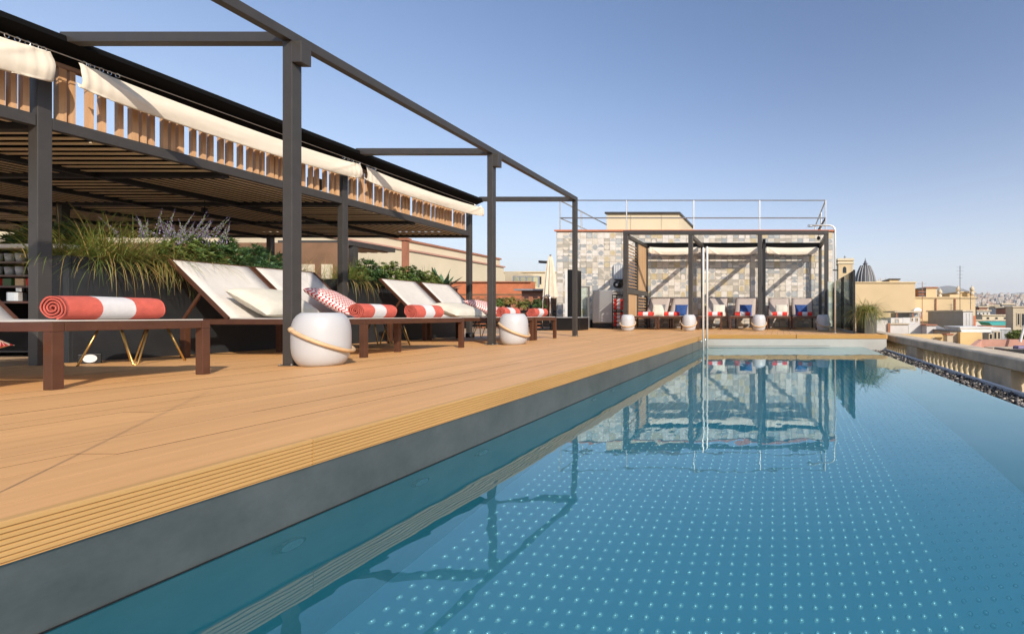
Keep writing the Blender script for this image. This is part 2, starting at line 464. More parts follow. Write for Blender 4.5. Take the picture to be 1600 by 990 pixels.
for i in range(34):
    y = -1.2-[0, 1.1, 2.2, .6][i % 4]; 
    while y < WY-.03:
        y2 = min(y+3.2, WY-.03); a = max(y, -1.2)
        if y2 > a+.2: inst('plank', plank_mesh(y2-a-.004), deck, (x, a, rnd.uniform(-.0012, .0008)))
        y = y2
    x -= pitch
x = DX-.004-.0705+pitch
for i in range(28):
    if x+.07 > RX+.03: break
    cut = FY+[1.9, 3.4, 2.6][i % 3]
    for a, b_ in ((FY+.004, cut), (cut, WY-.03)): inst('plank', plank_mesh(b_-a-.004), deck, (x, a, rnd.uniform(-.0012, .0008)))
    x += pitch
# grooved golden fascia
def fascia(lg, along_y, mname):
    pr = [(0, -.003)]; z = -.006
    pr.append((.006, -.005))
    for k in range(7):
        pr += [(.006, z-.001), (.006, z-.0085), (.0015, z-.0095), (.0015, z-.0115)]; z -= .0122
    pr += [(.006, -.0925), (0, -.094), (-.024, -.094), (-.024, -.003)]
    b = MB(); k = len(pr)
    if along_y: vs = [(p, 0, q) for p, q in pr]+[(p, lg, q) for p, q in pr]
    else: vs = [(0, -p, q) for p, q in pr]+[(lg, -p, q) for p, q in pr]
    b.add(vs, [tuple(range(k)), tuple(range(2*k-1, k-1, -1))]+[(i, (i+1) % k, (i+1) % k+k, i+k) for i in range(k)])
    return b.mesh('fascia_board', mname)
me = fascia(2.76, True, 'fascia_wood')
y = -1.2
while y < FY:
    if y+2.76 > FY: me = fascia(FY-y, True, 'fascia_wood')
    inst('fascia_board', me, deck, (DX, y, .004)); y += 2.764
me = fascia(1.97, False, 'fascia_wood_x')
for k in range(2): inst('fascia_board', me, deck, (DX+.01+k*1.985, FY, .004))
MB().box(RX-.004, RX+.02, FY, WY, -.094, .002).obj('edge_board', 'fascia_wood', deck)

# pool basin
pb = thing('pool_basin', 'stainless steel pool basin with studded floor', 'pool'); struct(pb)
if 'category' in pb: del pb['category']
b = MB()
b.box(DX-.03, DX-.004, -2.2, FY+.03, -1.5, -.091)
s = b.obj('side_wall', 'pool_steel', pb)
MB().box(DX-.004, RX, FY+.004, FY+.03, -1.5, -.091).obj('end_wall', 'white_sheet', pb)
MB().box(DX-.004, -.6, FY-.001, FY+.004, WATER-.004, WATER+.001).box(DX-.004, 1.1, FY-.004, FY+.0035, -.245, -.243).obj('slot', 'black_plastic', pb)
q = MB(); pr = [(1.42, FLOOR), (1.80, WATER-.012), (1.84, WATER-.012), (1.84, -1.5), (1.42, -1.5)]
q.add([(a, -2.2, z) for a, z in pr]+[(a, FY, z) for a, z in pr], [tuple(range(4, -1, -1)), tuple(range(5, 10))]+[(i, (i+1) % 5, (i+1) % 5+5, i+5) for i in range(5)]).obj('overflow_wall', 'white_sheet', pb)
MB().box(DX-.03, 1.84, -2.3, -2.2, -1.5, -.09).obj('near_wall', 'pool_steel', pb)
flo = MB().box(DX-.004, 1.419, -2.2, FY, -1.5, FLOOR).obj('floor_sheet', 'pool_floor_steel', pb)
# panel seams in the side wall
sm = MB()
for yy in (8.4, 9.1, 9.5): sm.box(DX-.005, DX-.0028, yy, yy+.004, -1.2, -.095)
sm.obj('seam', 'graphite_dark', pb)
# waterline edge (dark joint)
MB().box(DX-.004, DX+.002, -2.2, FY, WATER-.006, WATER+.003).obj('waterline_joint', 'black_plastic', pb)
# studs
st = MB(); sp = .0617; hemi = []
for ri, (rr, zz) in enumerate(((.0125, 0), (.0104, .0065), (.006, .0108))):
    hemi += [(rr*cos(2*PI*j/8), rr*sin(2*PI*j/8), zz) for j in range(8)]
hemi.append((0, 0, .0124))
hf = [(r*8+j, r*8+(j+1) % 8, (r+1)*8+(j+1) % 8, (r+1)*8+j) for r in range(2) for j in range(8)]+[(16+j, 16+(j+1) % 8, 24) for j in range(8)]
xi = DX+.10
xs = []
while xi < 1.385: xs.append(xi); xi += sp
yi = .2
while yi < 8.6:
    for xx in xs: st.add([(a+xx, b_+yi, c_+FLOOR) for a, b_, c_ in hemi], hf)
    yi += sp
o = st.obj('stud', 'stud_steel', pb, smooth=True); o['kind'] = 'stuff'; stud = o
# jets / lights in the side wall
for yy in (1.49, 2.03, 2.45, 3.92, 4.37):
    zc = WATER-.168; f_ = MB().tube([(DX-.003, yy, zc), (DX+.012, yy, zc)], [.046, .043], 24).obj('jet_cover', 'matt_black', pb)
    MB().tube([(DX+.0125, yy, zc), (DX+.016, yy, zc)], [.034, .030], 20).obj('jet_face', 'white_metal', f_)
    for k in range(3): MB().tube([(DX+.0165, yy+.014*cos(k*2.1), zc+.014*sin(k*2.1)), (DX+.019, yy+.014*cos(k*2.1), zc+.014*sin(k*2.1))], .004, 8).obj('screw', 'chrome', f_)
# water
b = MB(); nx, ny = 2, 2
wo = MB().add([(DX-.004, -2.2, WATER), (1.845, -2.2, WATER), (1.845, FY+.003, WATER), (DX-.004, FY+.003, WATER)], [(0, 1, 2, 3)]).obj('pool_water', 'water', smooth=True); struct(wo); wo.cycles.is_caustics_caster = True; stud.cycles.is_caustics_receiver = True
 

# overflow gutter: gravel bed, white ledge
GX0, GX1 = 1.845, 2.34
gt = MB().box(GX0, GX1, -2.2, FY+.5, -1.55, -.37).box(GX0, GX0+.01, -2.2, FY, -.37, WATER-.004).obj('gutter_bed', 'graphite_dark'); struct(gt)
lg = MB().box(GX1, GX1+.05, -2.2, FY+.6, -1.5, -.325).obj('gutter_ledge', 'white_metal'); struct(lg)
def pebble_meshes():
    out = []
    for k in range(7):
        bm = bmesh.new(); bmesh.ops.create_icosphere(bm, subdivisions=1, radius=1)
        rr = random.Random(k)
        for v in bm.verts: v.co *= rr.uniform(.75, 1.15)
        vs = [tuple(v.co) for v in bm.verts]; fs = [tuple(v.index for v in f.verts) for f in bm.faces]; bm.free(); out.append((vs, fs))
    return out
PB = pebble_meshes(); rr = random.Random(11)
mat('pebble', (.16, .14, .12), .75, 0, .3, 30, .3, 80)
m, t, b = _new('pebble_mix')
gm = t.nodes.new('ShaderNodeNewGeometry')
L(t, ramp(t, gm.outputs['Random Per Island'], [(0, (.015, .014, .013)), (.5, (.05, .045, .04)), (.8, (.22, .19, .16)), (1, (.50, .44, .36))]), b.inputs['Base Color']); b.inputs['Roughness'].default_value = .7
pe = MB()
for k in range(4200):
    yy = .5+ (rr.random()**1.25)*9.9; xx = rr.uniform(GX0+.03, GX1-.025); vs, fs = PB[k % 7]
    a, bq, cq = rr.uniform(.013, .03), rr.uniform(.012, .024), rr.uniform(.009, .018); an = rr.uniform(0, PI); zz = -.368+rr.random()*.03
    pe.add([((v[0]*a*cos(an)-v[1]*bq*sin(an))+xx, (v[0]*a*sin(an)+v[1]*bq*cos(an))+yy, v[2]*cq+zz) for v in vs], fs)
o = pe.obj('gravel', 'pebble_mix', smooth=True); tag(o, 'dark and pale pebbles in the gutter between pool and balustrade', 'gravel', kind='stuff')

# balustrade
bl = thing('stone_balustrade', 'stone balustrade with turned balusters along the right side of the pool', 'balustrade', (2.6, 5, -1.5))
BX = 2.60; ox, oy, oz = -2.6, -5, 1.5
def LB(bm_, name, m_, par, **k):
    bm_.v = [(a+ox, b_+oy, c_+oz) for a, b_, c_ in bm_.v]; return bm_.obj(name, m_, par, **k)
for y0, y1 in ((-2, .1), (.1, 2.5), (2.5, 4.9), (4.9, 7.3), (7.3, 9.7), (9.7, 12.1), (12.1, 15)):
    q = MB(); pr = [(BX, -.185), (BX-.02, -.17), (BX-.02, -.06), (BX+.0, -.045), (BX+.02, -.036), (BX+.34, -.036), (BX+.36, -.05), (BX+.36, -.17), (BX+.34, -.185)]
    k = len(pr); q.add([(a, y0+.002, z) for a, z in pr]+[(a, y1-.002, z) for a, z in pr], [tuple(range(k-1, -1, -1)), tuple(range(k, 2*k))]+[(i, i+k, (i+1) % k+k, (i+1) % k)[::-1] for i in range(k)])
    LB(q, 'coping', 'stone_coping', bl)
LB(MB().box(BX-.02, BX+.36, -2, 15, -1.6, -.98), 'plinth', 'stone_coping', bl)
for y0, y1 in ((1.6, 2.3), (5.1, 5.78), (8.6, 9.28), (12.1, 12.8)):
    LB(MB().box(BX+.012, BX+.33, y0, y1, -.98, -.186), 'pier', 'stone_coping', bl, bevel=.006)
prof = [(.075, 0), (.075, .05), (.05, .065), (.045, .085), (.07, .13), (.088, .19), (.09, .25), (.075, .32), (.05, .38), (.036, .43), (.034, .46), (.062, .475), (.062, .5), (.034, .512), (.042, .56), (.055, .62), (.05, .66), (.04, .69), (.06, .71), (.06, .794)]
bme = MB().lathe([(r_, z_) for r_, z_ in prof], n=14).mesh('baluster', 'stone_baluster', True)
for y0, y1 in ((-.6, 1.6), (2.3, 5.1), (5.78, 8.6), (9.28, 12.1)):
    k = int((y1-y0)/.2); s_ = (y1-y0)/k
    for i in range(k): inst('baluster', bme, bl, (BX+.17+ox, y0+s_*(i+.5)+oy, -.98+oz))

# ================================================================== NEAR PERGOLA (graphite portal frame)
ROWS = (1.17, 3.83, 6.51, 9.18)
PXo, PXi = -4.22, -4.14
pg = thing('pergola_frame', 'tall graphite metal portal frame along the loungers', 'pergola', (PXo, 3.83, 0))
def lb(bm_, name, m_, par, off, **k):
    bm_.v = [(a-off[0], b_-off[1], c_-off[2]) for a, b_, c_ in bm_.v]; return bm_.obj(name, m_, par, **k)
of = (PXo, 3.83, 0)
for y in ROWS:
    p = lb(MB().box(PXo, PXi, y, y+.08, 0, 2.759), 'post', 'graphite_paint', pg, of, bevel=.004)
    lb(MB().box(PXo-.02, PXi+.02, y-.02, y+.1, 0, .006), 'base_plate', 'graphite_paint', pg, of, bevel=.002)
    if y < 9: lb(MB().box(PXi+.001, PXi+.081, y-.003, y+.083, 2.575, 2.757), 'bracket', 'graphite_paint', pg, of, bevel=.004)
    for bx_, by_ in ((PXo-.01, y-.01), (PXi+.01, y-.01), (PXo-.01, y+.09), (PXi+.01, y+.09)): lb(MB().tube([(bx_, by_, .006), (bx_, by_, .016)], .007, 6), 'bolt', 'rail_steel', pg, of)
lb(MB().box(PXo-.001, PXi+.001, -2.0, 9.26, 2.76, 2.842), 'front_beam', 'graphite_paint', pg, of, bevel=.004)
for y in ROWS: lb(MB().box(-6.12, PXo-.002, y+.004, y+.076, 2.752, 2.838), 'cross_beam', 'graphite_paint', pg, of, bevel=.004)

# ================================================================== LOUNGE PERGOLA (slatted roof)
lpg = thing('lounge_pergola', 'slatted timber and graphite pergola roof over the planters', 'pergola', (-6.34, 6.5, 0))
of = (-6.34, 6.5, 0)
RXL = -14.6
for y in ROWS:
    lb(MB().box(-6.38, -6.30, y, y+.08, 0, 2.66), 'post', 'graphite_paint', lpg, of, bevel=.004)
for y in (6.51, 9.18):
    for xx in (-10.4, -14.5): lb(MB().box(xx-.04, xx+.04, y, y+.08, 0, 2.02), 'post', 'graphite_paint', lpg, of)
segs = [(-.5, 3.828), (3.912, 6.508), (6.592, 9.178)]
for a, b_ in segs:
    lb(MB().box(-6.375, -6.305, a, b_, 2.035, 2.135), 'edge_beam', 'graphite_paint', lpg, of, bevel=.004)
    lb(MB().box(-6.37, -6.31, a, b_, 2.60, 2.64), 'top_rail', 'slat_wood', lpg, of)
BXS = [-6.34, -7.85, -9.2, -10.55, -11.9, -13.25, -14.6]
BYS = [2.5, 3.87, 5.2, 6.55, 7.87, 9.22]
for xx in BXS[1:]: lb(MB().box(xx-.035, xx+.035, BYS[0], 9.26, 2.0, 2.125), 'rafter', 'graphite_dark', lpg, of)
for yy in BYS:
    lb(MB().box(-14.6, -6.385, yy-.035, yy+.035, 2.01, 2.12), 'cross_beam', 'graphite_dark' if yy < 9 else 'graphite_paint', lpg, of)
lb(MB().box(-6.9, -6.385, 9.19, 9.25, 2.03, 2.13), 'end_beam', 'graphite_paint', lpg, of)
mx_ = MB().box(0, 1.262, -.024, .024, 0, .009).mesh('ceiling_slat', 'slat_pale_x')
mxn = MB().box(0, 1.43, -.024, .024, 0, .009).mesh('ceiling_slat', 'slat_pale_x')
my_ = MB().box(-.02, .02, 0, 1.25, 0, .009).mesh('ceiling_slat', 'slat_pale')
for i in range(6):
    for j in range(5):
        x1, x0 = BXS[i], BXS[i+1]; y0, y1 = BYS[j], BYS[j+1]
        if (i+j) % 2 == 1:
            k = 9
            for q in range(k):
                inst('ceiling_slat', mxn if i == 0 else mx_, lpg, (x0+.04-of[0], y0+.07+(y1-y0-.14)*(q+.5)/k-of[1], 2.046+random.uniform(-.004, .004)))
        else:
            k = 9 if i else 11
            for q in range(k):
                inst('ceiling_slat', my_, lpg, (x0+.06+(x1-x0-.12)*(q+.5)/k-of[0], y0+.037-of[1], 2.05))
lb(MB().box(-14.6, -6.42, 2.5, 9.2, 2.13, 2.15), 'rain_cover', 'matt_black', lpg, of)
# upright slats between edge beam and canvas
rr = random.Random(21); cyc = [.095, .062, .058, .112, .087, .063, .1, .075, .105, .092, .07, .062]
sl = [MB().box(-.021, .021, -.016, .016, 0, .462).mesh('upright_slat', 'slat_wood_z'), MB().box(-.024, .024, -.022, .022, 0, .462).mesh('upright_slat', 'slat_wood_z')]
y = 2.6; k = 0
while y < 9.12:
    if not any(abs(y-(r_+.04)) < .075 for r_ in ROWS):
        inst('upright_slat', sl[k % 5 == 2], lpg, (-6.342-of[0], y-of[1], 2.137))
    y += cyc[k % 12]*rr.uniform(.92, 1.08); k += 1
# black awning cassette
q = MB(); pr = [(-6.06, 2.80), (-6.05, 2.75), (-6.30, 2.64), (-6.44, 2.66), (-6.44, 2.70), (-6.30, 2.75)]
k = len(pr); q.add([(a, -2.0, z) for a, z in pr]+[(a, 9.24, z) for a, z in pr], [tuple(range(k)), tuple(range(2*k-1, k-1, -1))]+[(i, i+k, (i+1) % k+k, (i+1) % k) for i in range(k)])
lb(q, 'awning_cassette', 'matt_black', lpg, of)
lb(MB().tube([(-6.13, -1, 2.655), (-6.13, 9.2, 2.655)], .004, 6), 'wire', 'rail_steel', lpg, of)
# junction boxes / small lamps on the posts
for yy in (3.55, 6.2): lb(MB().box(-6.5, -6.40, yy, yy+.12, 2.17, 2.33), 'speaker_box', 'black_plastic', lpg, of, bevel=.01)
# hanging lamp under ceiling
for (lx, ly) in ((-7.9, 6.2), (-8.6, 7.9), (-9.4, 8.6)):
    lb(MB().tube([(lx, ly, 2.0), (lx, ly, 1.9)], .004, 6).lathe([(.02, 0), (.035, .02), (.03, .06), (.012, .075)], (lx, ly, 1.83), 10), 'spot_lamp', 'black_plastic', lpg, of)

# canvas valances
def canvas(y0, y1, X0, zt0, zt1, zb0, zb1, label, seed, g0=1, g1=1):
    rr = random.Random(seed); ns, ntt = 150, 22; b = MB(); ph = [rr.uniform(0, 6) for _ in range(6)]
    for i in range(ns+1):
        s_ = i/ns; Y = y0+(y1-y0)*s_; ln = y1-y0
        e0 = math.exp(-s_*ln/.11)*g0; e1 = math.exp(-(1-s_)*ln/.11)*g1; e = e0+e1
        zt = zt0+(zt1-zt0)*s_-.035*sin(PI*s_)+.018*e; zb = zb0+(zb1-zb0)*s_-.03*sin(PI*s_)+.03*e
        for j in range(ntt+1):
            t = j/ntt
            if t < .72:
                q = t/.72; z = zt+(zb-zt)*q; bx = .035+.03*sin(q*PI*.85)
            else:
                q = (t-.72)/.28; z = zb+(zt-zb)*.22*q-.006*sin(q*PI); bx = .05-.04*q
            fold = .008*e*sin(s_*ln*95+ph[0])*(1-.2*q)+.010*sin(s_*ln*2.6+q*2.2+ph[1])*sin(q*PI)
            diag = .018*math.exp(-((s_*ln-.10-.42*q)/.05)**2)*(1-q)*g0+.018*math.exp(-(((1-s_)*ln-.10-.42*q)/.05)**2)*(1-q)*g1
            wr = .003*noise.noise(Vector((s_*ln*3, t*5+seed, 1)))+.002*noise.noise(Vector((s_*ln*9, t*9+seed, 4)))
            b.v.append((X0+bx+fold+diag+wr, Y+.003*sin(q*9+ph[2])*e, z))
    for i in range(ns):
        for j in range(ntt):
            a = i*(ntt+1)+j; b.f.append((a, a+ntt+1, a+ntt+2, a+1)); b.m.append(0)
    o = b.obj('canvas_valance', 'canvas', smooth=True)
    md = o.modifiers.new('solid', 'SOLIDIFY'); md.thickness = .003
    tag(o, label, 'canvas', 'folded canvas shades hung along the lounge pergola')
    return o
cv = []
for a in ((.9, 3.80, -6.17, 2.63, 2.625, 2.37, 2.36, 'cream folded canvas shade cut by the left edge of the photo', 1),
          (3.95, 6.60, -6.17, 2.62, 2.615, 2.39, 2.40, 'cream folded canvas shade hung between the second and third lounge posts', 2),
          (6.69, 9.33, -6.17, 2.615, 2.635, 2.40, 2.45, 'cream folded canvas shade ending at the far corner of the lounge pergola', 3)):
    cv.append(canvas(*a))
# hooks
hk = MB().tube([(0, 0.012*cos(2*PI*j/10), .02*sin(2*PI*j/10)) for j in range(10)], .002, 5, closed=True).mesh('hook', 'chrome')
for i, ys in enumerate(((3.52, 3.58, 3.63, 3.68, 3.72, 3.76), (3.98, 4.01, 4.04, 4.08, 4.13, 4.18, 6.35, 6.42, 6.48, 6.54, 6.58), (6.71, 6.74, 6.79, 6.84, 9.1, 9.2, 9.28))):
    for y in ys: inst('hook', hk, cv[i], (-6.132, y, 2.645), (0, 0, random.uniform(-.8, .8)))

# ================================================================== LOUNGERS
def lounger(label, w=.72, mid=False, group='sun loungers in the row under the portal frame', fab='sling', name='sun_lounger', L_=1.97, nb=1):
    t = thing(name, label, 'sun lounger', group=group)
    z0, z1 = .335, .39; s = .048
    for yy in (0, w-s): MB().box(-L_, -.0, yy, yy+s, z0, z1).obj('side_rail', 'brown_metal', t, bevel=.003)
    MB().box(-s, 0, s+.001, w-s-.001, z0+.001, z1-.001).obj('end_rail', 'brown_metal', t, bevel=.003)
    MB().box(-L_, -L_+s, s+.001, w-s-.001, z0+.001, z1-.001).obj('end_rail', 'brown_metal', t, bevel=.003)
    legs = [(-.05, 0), (-.05, w-.045), (-L_+.12, 0), (-L_+.12, w-.045)]
    if nb == 2: legs += [(-.30, w/2-.02), (-L_+.3, w/2-.02)]
    for lx, ly in legs: MB().box(lx-.0005, lx+.0505, ly-.0005, ly+.0455, 0, z0-.0005).obj('leg', 'brown_metal', t, bevel=.003)
    ww = w/nb
    for k in range(nb):
        o_ = k*ww; a, b_ = o_+.03, o_+ww-.03
        q = MB(); n_ = 10
        for i in range(n_+1):
            xx = -.015-1.375*i/n_; sag = -.006*sin(PI*i/n_)
            q.v += [(xx, a, z1+.007+sag), (xx, b_, z1+.007+sag)]
        for i in range(n_): q.f.append((2*i, 2*i+2, 2*i+3, 2*i+1)); q.m.append(0)
        o = q.obj('seat_sling', fab, t); md = o.modifiers.new('s', 'SOLIDIFY'); md.thickness = .007; md.offset = 0
        # backrest
        bk = bpy.data.objects.new('backrest', None)
        hx, hz, tx, tz = -1.39, z1+.008, -1.985, z1+.60
        q = MB(); n_ = 12; m_ = 6
        for i in range(n_+1):
            f = i/n_
            for j in range(m_+1):
                g_ = j/m_; sg = .016*sin(PI*f)*sin(PI*g_)
                q.v.append((hx+(tx-hx)*f-sg*.7, a+(b_-a)*g_, hz+(tz-hz)*f-sg*.7))
        for i in range(n_):
            for j in range(m_): c_ = i*(m_+1)+j; q.f.append((c_, c_+m_+1, c_+m_+2, c_+1)); q.m.append(0)
        bo = q.obj('backrest', fab, t, smooth=True); md = bo.modifiers.new('s', 'SOLIDIFY'); md.thickness = .008; md.offset = 0
        for yy in (a-.009, b_+.009): MB().bar((hx, yy, hz-.006), (tx, yy, tz-.006), .018, .034).obj('back_rail', 'brown_metal', bo, bevel=.002)
        MB().bar((tx-.0, a, tz-.004), (tx-.0, b_, tz-.004), .02, .02).obj('back_bar', 'brown_metal', bo)
        for yy in (a-.01, b_+.01): MB().bar((-1.66, yy, hz+.26), (-1.86, yy, z0+.02), .014, .026).obj('prop_strut', 'brown_metal', bo)
    return t
LX = -4.17
l1 = lounger('nearest sun lounger, its near legs in front, with a large coral towel on its foot'); l1.location = (LX, 2.585, 0)
l2 = lounger('double sun lounger behind the nearest lantern with two white backrests and two towels', w=1.44, nb=2, name='double_lounger'); l2.location = (LX, 4.53, 0)
l3 = copy_tree(l1); l3.location = (LX+.02, 6.90, 0); l3['label'] = 'third sun lounger from the left, backrest up, behind the second lantern'
l4 = copy_tree(l1); l4.location = (LX+.02, 7.68, 0); l4['label'] = 'fourth sun lounger, farthest of the left row, zigzag cushion on it'
pos = [(-4.33, 'leftmost lounger under the far cabana, cream cushion behind its red towel'), (-3.58, 'lounger under the far cabana with a bright blue cushion beside the first lantern post'),
       (-2.42, 'lounger under the far cabana just right of the two chrome poles'), (-1.47, 'lounger under the far cabana left of its thick middle post, navy cushion behind towel'),
       (-.38, 'lounger under the far cabana just right of its thick middle post'), (.385, 'rightmost lounger under the far cabana, by the glass screen')]
proto = None; fl = []
for i, (xx, lab) in enumerate(pos):
    if proto is None: proto = lounger(lab, fab='sling_shaded', group='sun loungers in the far cabana'); o = proto
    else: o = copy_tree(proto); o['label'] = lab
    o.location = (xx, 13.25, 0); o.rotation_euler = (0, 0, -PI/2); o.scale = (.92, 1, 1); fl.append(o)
    o.location.x = xx

# towels
def towel_mesh(Lg, rad, colA, seed=0):
    q = MB(); turns = 3.7; ns = 90; th = .0063; rr = random.Random(seed)
    pin, pout = [], []
    for i in range(ns+1):
        f = i/ns; a = turns*2*PI*f; r_ = .010+(rad-.010)*f**.92
        r_ *= 1+.03*sin(a*2.3+seed)+.02*sin(a*5.1)
        for lst, d in ((pin, -th), (pout, th)): lst.append(((r_+d)*cos(a), (r_+d)*sin(a)*.90))
    loop = pout+pin[::-1]; k = len(loop)
    st_ = [0, .012, .03, Lg*.33-.004, Lg*.33, Lg*.67, Lg*.67+.004, Lg-.03, Lg-.012, Lg]
    for si, s_ in enumerate(st_):
        e = {0: .97, 1: .99, 8: .99, 9: .97}.get(si, 1)
        for (a, b_) in loop:
            dz = .009*noise.noise(Vector((a*18, b_*18, s_*9+seed)))
            q.v.append((s_, (a*(e+dz*6)), b_*(e+dz*6)))
    for si in range(len(st_)-1):
        m_ = 1 if 4 <= si < 5 else 0
        for j in range(k):
            j2 = (j+1) % k; q.f.append((si*k+j, si*k+j2, (si+1)*k+j2, (si+1)*k+j)); q.m.append(m_)
    for i in range(ns):                      # end faces
        q.f.append((i, i+1, k-2-i, k-1-i)); q.m.append(0)
        o_ = (len(st_)-1)*k; q.f.append((o_+i+1, o_+i, o_+k-1-i, o_+k-2-i)); q.m.append(0)
    return q.mesh('rolled_towel', [colA, 'white_towel'], True)
def towel(me, x, y, rz, label, group, rad, tw=0):
    o = bpy.data.objects.new('rolled_towel', me); COL.objects.link(o)
    o.location = (x, y, .397+rad*.91); o.rotation_euler = (tw, 0, rz); tag(o, label, 'towel', group); return o
tm = towel_mesh(.44, .086, 'coral_towel', 1); tm2 = towel_mesh(.43, .084, 'coral_towel', 4)
TG = 'rolled coral and white towels on the left loungers'
towel(tm, -4.40, 2.73, PI/2, 'largest rolled coral towel with a white band, on the nearest lounger', TG, .086)
towel(tm2, -4.40, 4.68, PI/2+.03, 'rolled coral towel next to the red zigzag cushion on the double lounger', TG, .086, .5)
towel(tm, -4.40, 5.37, PI/2, 'rolled coral towel at the far side of the double lounger', TG, .086, .9)
towel(tm2, -4.40, 7.11, PI/2, 'rolled coral towel half hidden by the second lantern', TG, .086, 1.6)
towel(tm, -4.40, 7.99, PI/2, 'farthest rolled coral towel of the left row, beside the corner post', TG, .086, 2.1)
tmf = towel_mesh(.44, .072, 'red_towel', 9)
for (px_, lab) in ((998, 'leftmost red and white rolled towel under the far cabana'), (1038, 'red and white rolled towel in front of the bright blue cushion'),
                   (1106, 'red and white rolled towel just right of the chrome poles'), (1149, 'red and white rolled towel left of the thick cabana post'),
                   (1207, 'red and white rolled towel in front of the right cream cushion'), (1246, 'rightmost red and white rolled towel under the far cabana')):
    towel(tmf, PX(px_, 13.5), 13.5, 0, lab, 'rolled red and white towels in the far cabana', .072, random.random())

# cushions
def cushion_mesh(w_, h_, t_, m_, seed=0):
    q = MB(); n_ = 22
    for side in (1, -1):
        o_ = len(q.v)
        for i in range(n_+1):
            for j in range(n_+1):
                u = -1+2*i/n_; v = -1+2*j/n_
                th = ((1-u**4)*(1-v**4))**.5*t_/2*(1-.12*(u*u+v*v))
                pin = 1-.07*(1-abs(u)**2)*abs(v)**3; pin2 = 1-.07*(1-abs(v)**2)*abs(u)**3
                cr = .012*noise.noise(Vector((u*2, v*2, seed)))*(1-u*u)*(1-v*v)+.006*noise.noise(Vector((u*6, v*6, seed)))*max(abs(u), abs(v))
                q.v.append((u*w_/2*pin2, v*h_/2*pin, side*th+cr))
        for i in range(n_):
            for j in range(n_):
                a = o_+i*(n_+1)+j; f = (a, a+n_+1, a+n_+2, a+1)
                q.f.append(f if side == 1 else f[::-1]); q.m.append(0)
    return q.mesh('cushion', m_, True)
def cushion(me, loc, rot, label, group):
    o = bpy.data.objects.new('cushion', me); COL.objects.link(o); o.location = loc; o.rotation_euler = rot; tag(o, label, 'cushion', group); return o
cc = cushion_mesh(.48, .64, .19, 'cream_fabric', 1); cz = cushion_mesh(.52, .58, .15, 'zigzag_fabric', 2); cb_ = cushion_mesh(.40, .42, .13, 'blue_fabric', 3); ccf = cushion_mesh(.40, .42, .13, 'cream_fabric', 5)
G1 = 'cushions on the left loungers'
cushion(cc, (-5.52, 4.95, .56), (0, R(33), R(6)), 'large cream cushion on the nearer seat of the double lounger', G1)
cushion(cz, (-5.45, 5.56, .59), (0, R(36), R(24)), 'red and white zigzag cushion behind the nearest lantern', G1)
cushion(cc, (-5.10, 7.18, .50), (0, R(20), R(-4)), 'cream cushion lying low on the third lounger', G1)
cushion(cz, (-5.22, 8.02, .56), (0, R(26), R(8)), 'red and white zigzag cushion on the farthest left lounger', G1)
cushion(cz, (-4.60, 2.30, .33), (0, R(18), R(30)), 'red and white zigzag cushion cut by the left edge of the photo', G1)
G2 = 'cushions in the far cabana'
for (px_, me, lab) in ((1029, ccf, 'cream cushion on the leftmost far lounger'), (1064, cb_, 'bright blue cushion on the second far lounger'), (1123, ccf, 'cream cushion right of the chrome poles'),
                       (1165, cb_, 'navy cushion left of the thick cabana post'), (1221, ccf, 'cream cushion right of the thick cabana post'), (1252, cb_, 'navy cushion on the rightmost far lounger')):
    cushion(me, (PX(px_, 14.05), 14.05, .58), (R(58), 0, random.uniform(-.1, .1)), lab, G2)

# ================================================================== LANTERNS
def lantern(label, loc, rz, sc=1):
    t = thing('lantern', label, 'lantern', loc, rz, 'white rounded lanterns with wooden ring handles')
    pr = [(.005, .0), (.118, 0), (.130, .005), (.150, .028), (.168, .065), (.179, .11), (.184, .16), (.185, .23), (.184, .30), (.179, .35), (.168, .393), (.150, .425), (.132, .443), (.122, .449), (.115, .4505), (.108, .448), (.005, .446)]
    MB().lathe(pr, n=48).obj('body', 'lantern_white', t, smooth=True)
    tl = R(28); ax = Matrix.Rotation(tl, 3, 'Y') @ Matrix.Rotation(R(-4), 3, 'X')
    pts = []
    for j in range(48):
        a = 2*PI*j/48; p = ax @ Vector((.212*cos(a), .204*sin(a), 0)); pts.append((p.x+.010, p.y, p.z+.22))
    MB().tube(pts, .0165, 10, closed=True).obj('ring_handle', 'ash_wood', t, smooth=True)
    a = R(215)
    p = [ax @ Vector((.212*cos(a+d), .204*sin(a+d), 0)) for d in (-.2, -.1, 0, .1, .2)]
    MB().tube([(v.x+.010, v.y, v.z+.22) for v in p], [.015, .0205, .021, .0205, .015], 10).obj('handle_grip', 'ash_wood', t, smooth=True)
    t.scale = (sc, sc, sc); return t
la = lantern('nearest large white lantern leaning its ring handle by the first post', (-3.915, 3.86, 0), R(20), 1.0)
def lcopy(label, loc, rz, sc):
    c_ = copy_tree(la); c_.location = loc; c_.rotation_euler = (0, 0, rz); c_['label'] = label; c_.scale = (sc[0], sc[0], sc[1]) if isinstance(sc, tuple) else (sc,)*3; return c_
lcopy('second white lantern standing by the middle portal post', (-3.885, 6.60, 0), R(0), 1.0)
for x_, lab, rz in ((981, 'white lantern at the left front post of the far cabana', -80), (1077, 'white lantern at the second front post of the far cabana, left of the chrome poles', -95),
                    (1186, 'white lantern at the thick middle post of the far cabana', -88), (1286, 'white lantern at the right corner post of the far cabana', -75)):
    lcopy(lab, (PX(x_, 12.25), 12.25, 0), R(rz), .98)

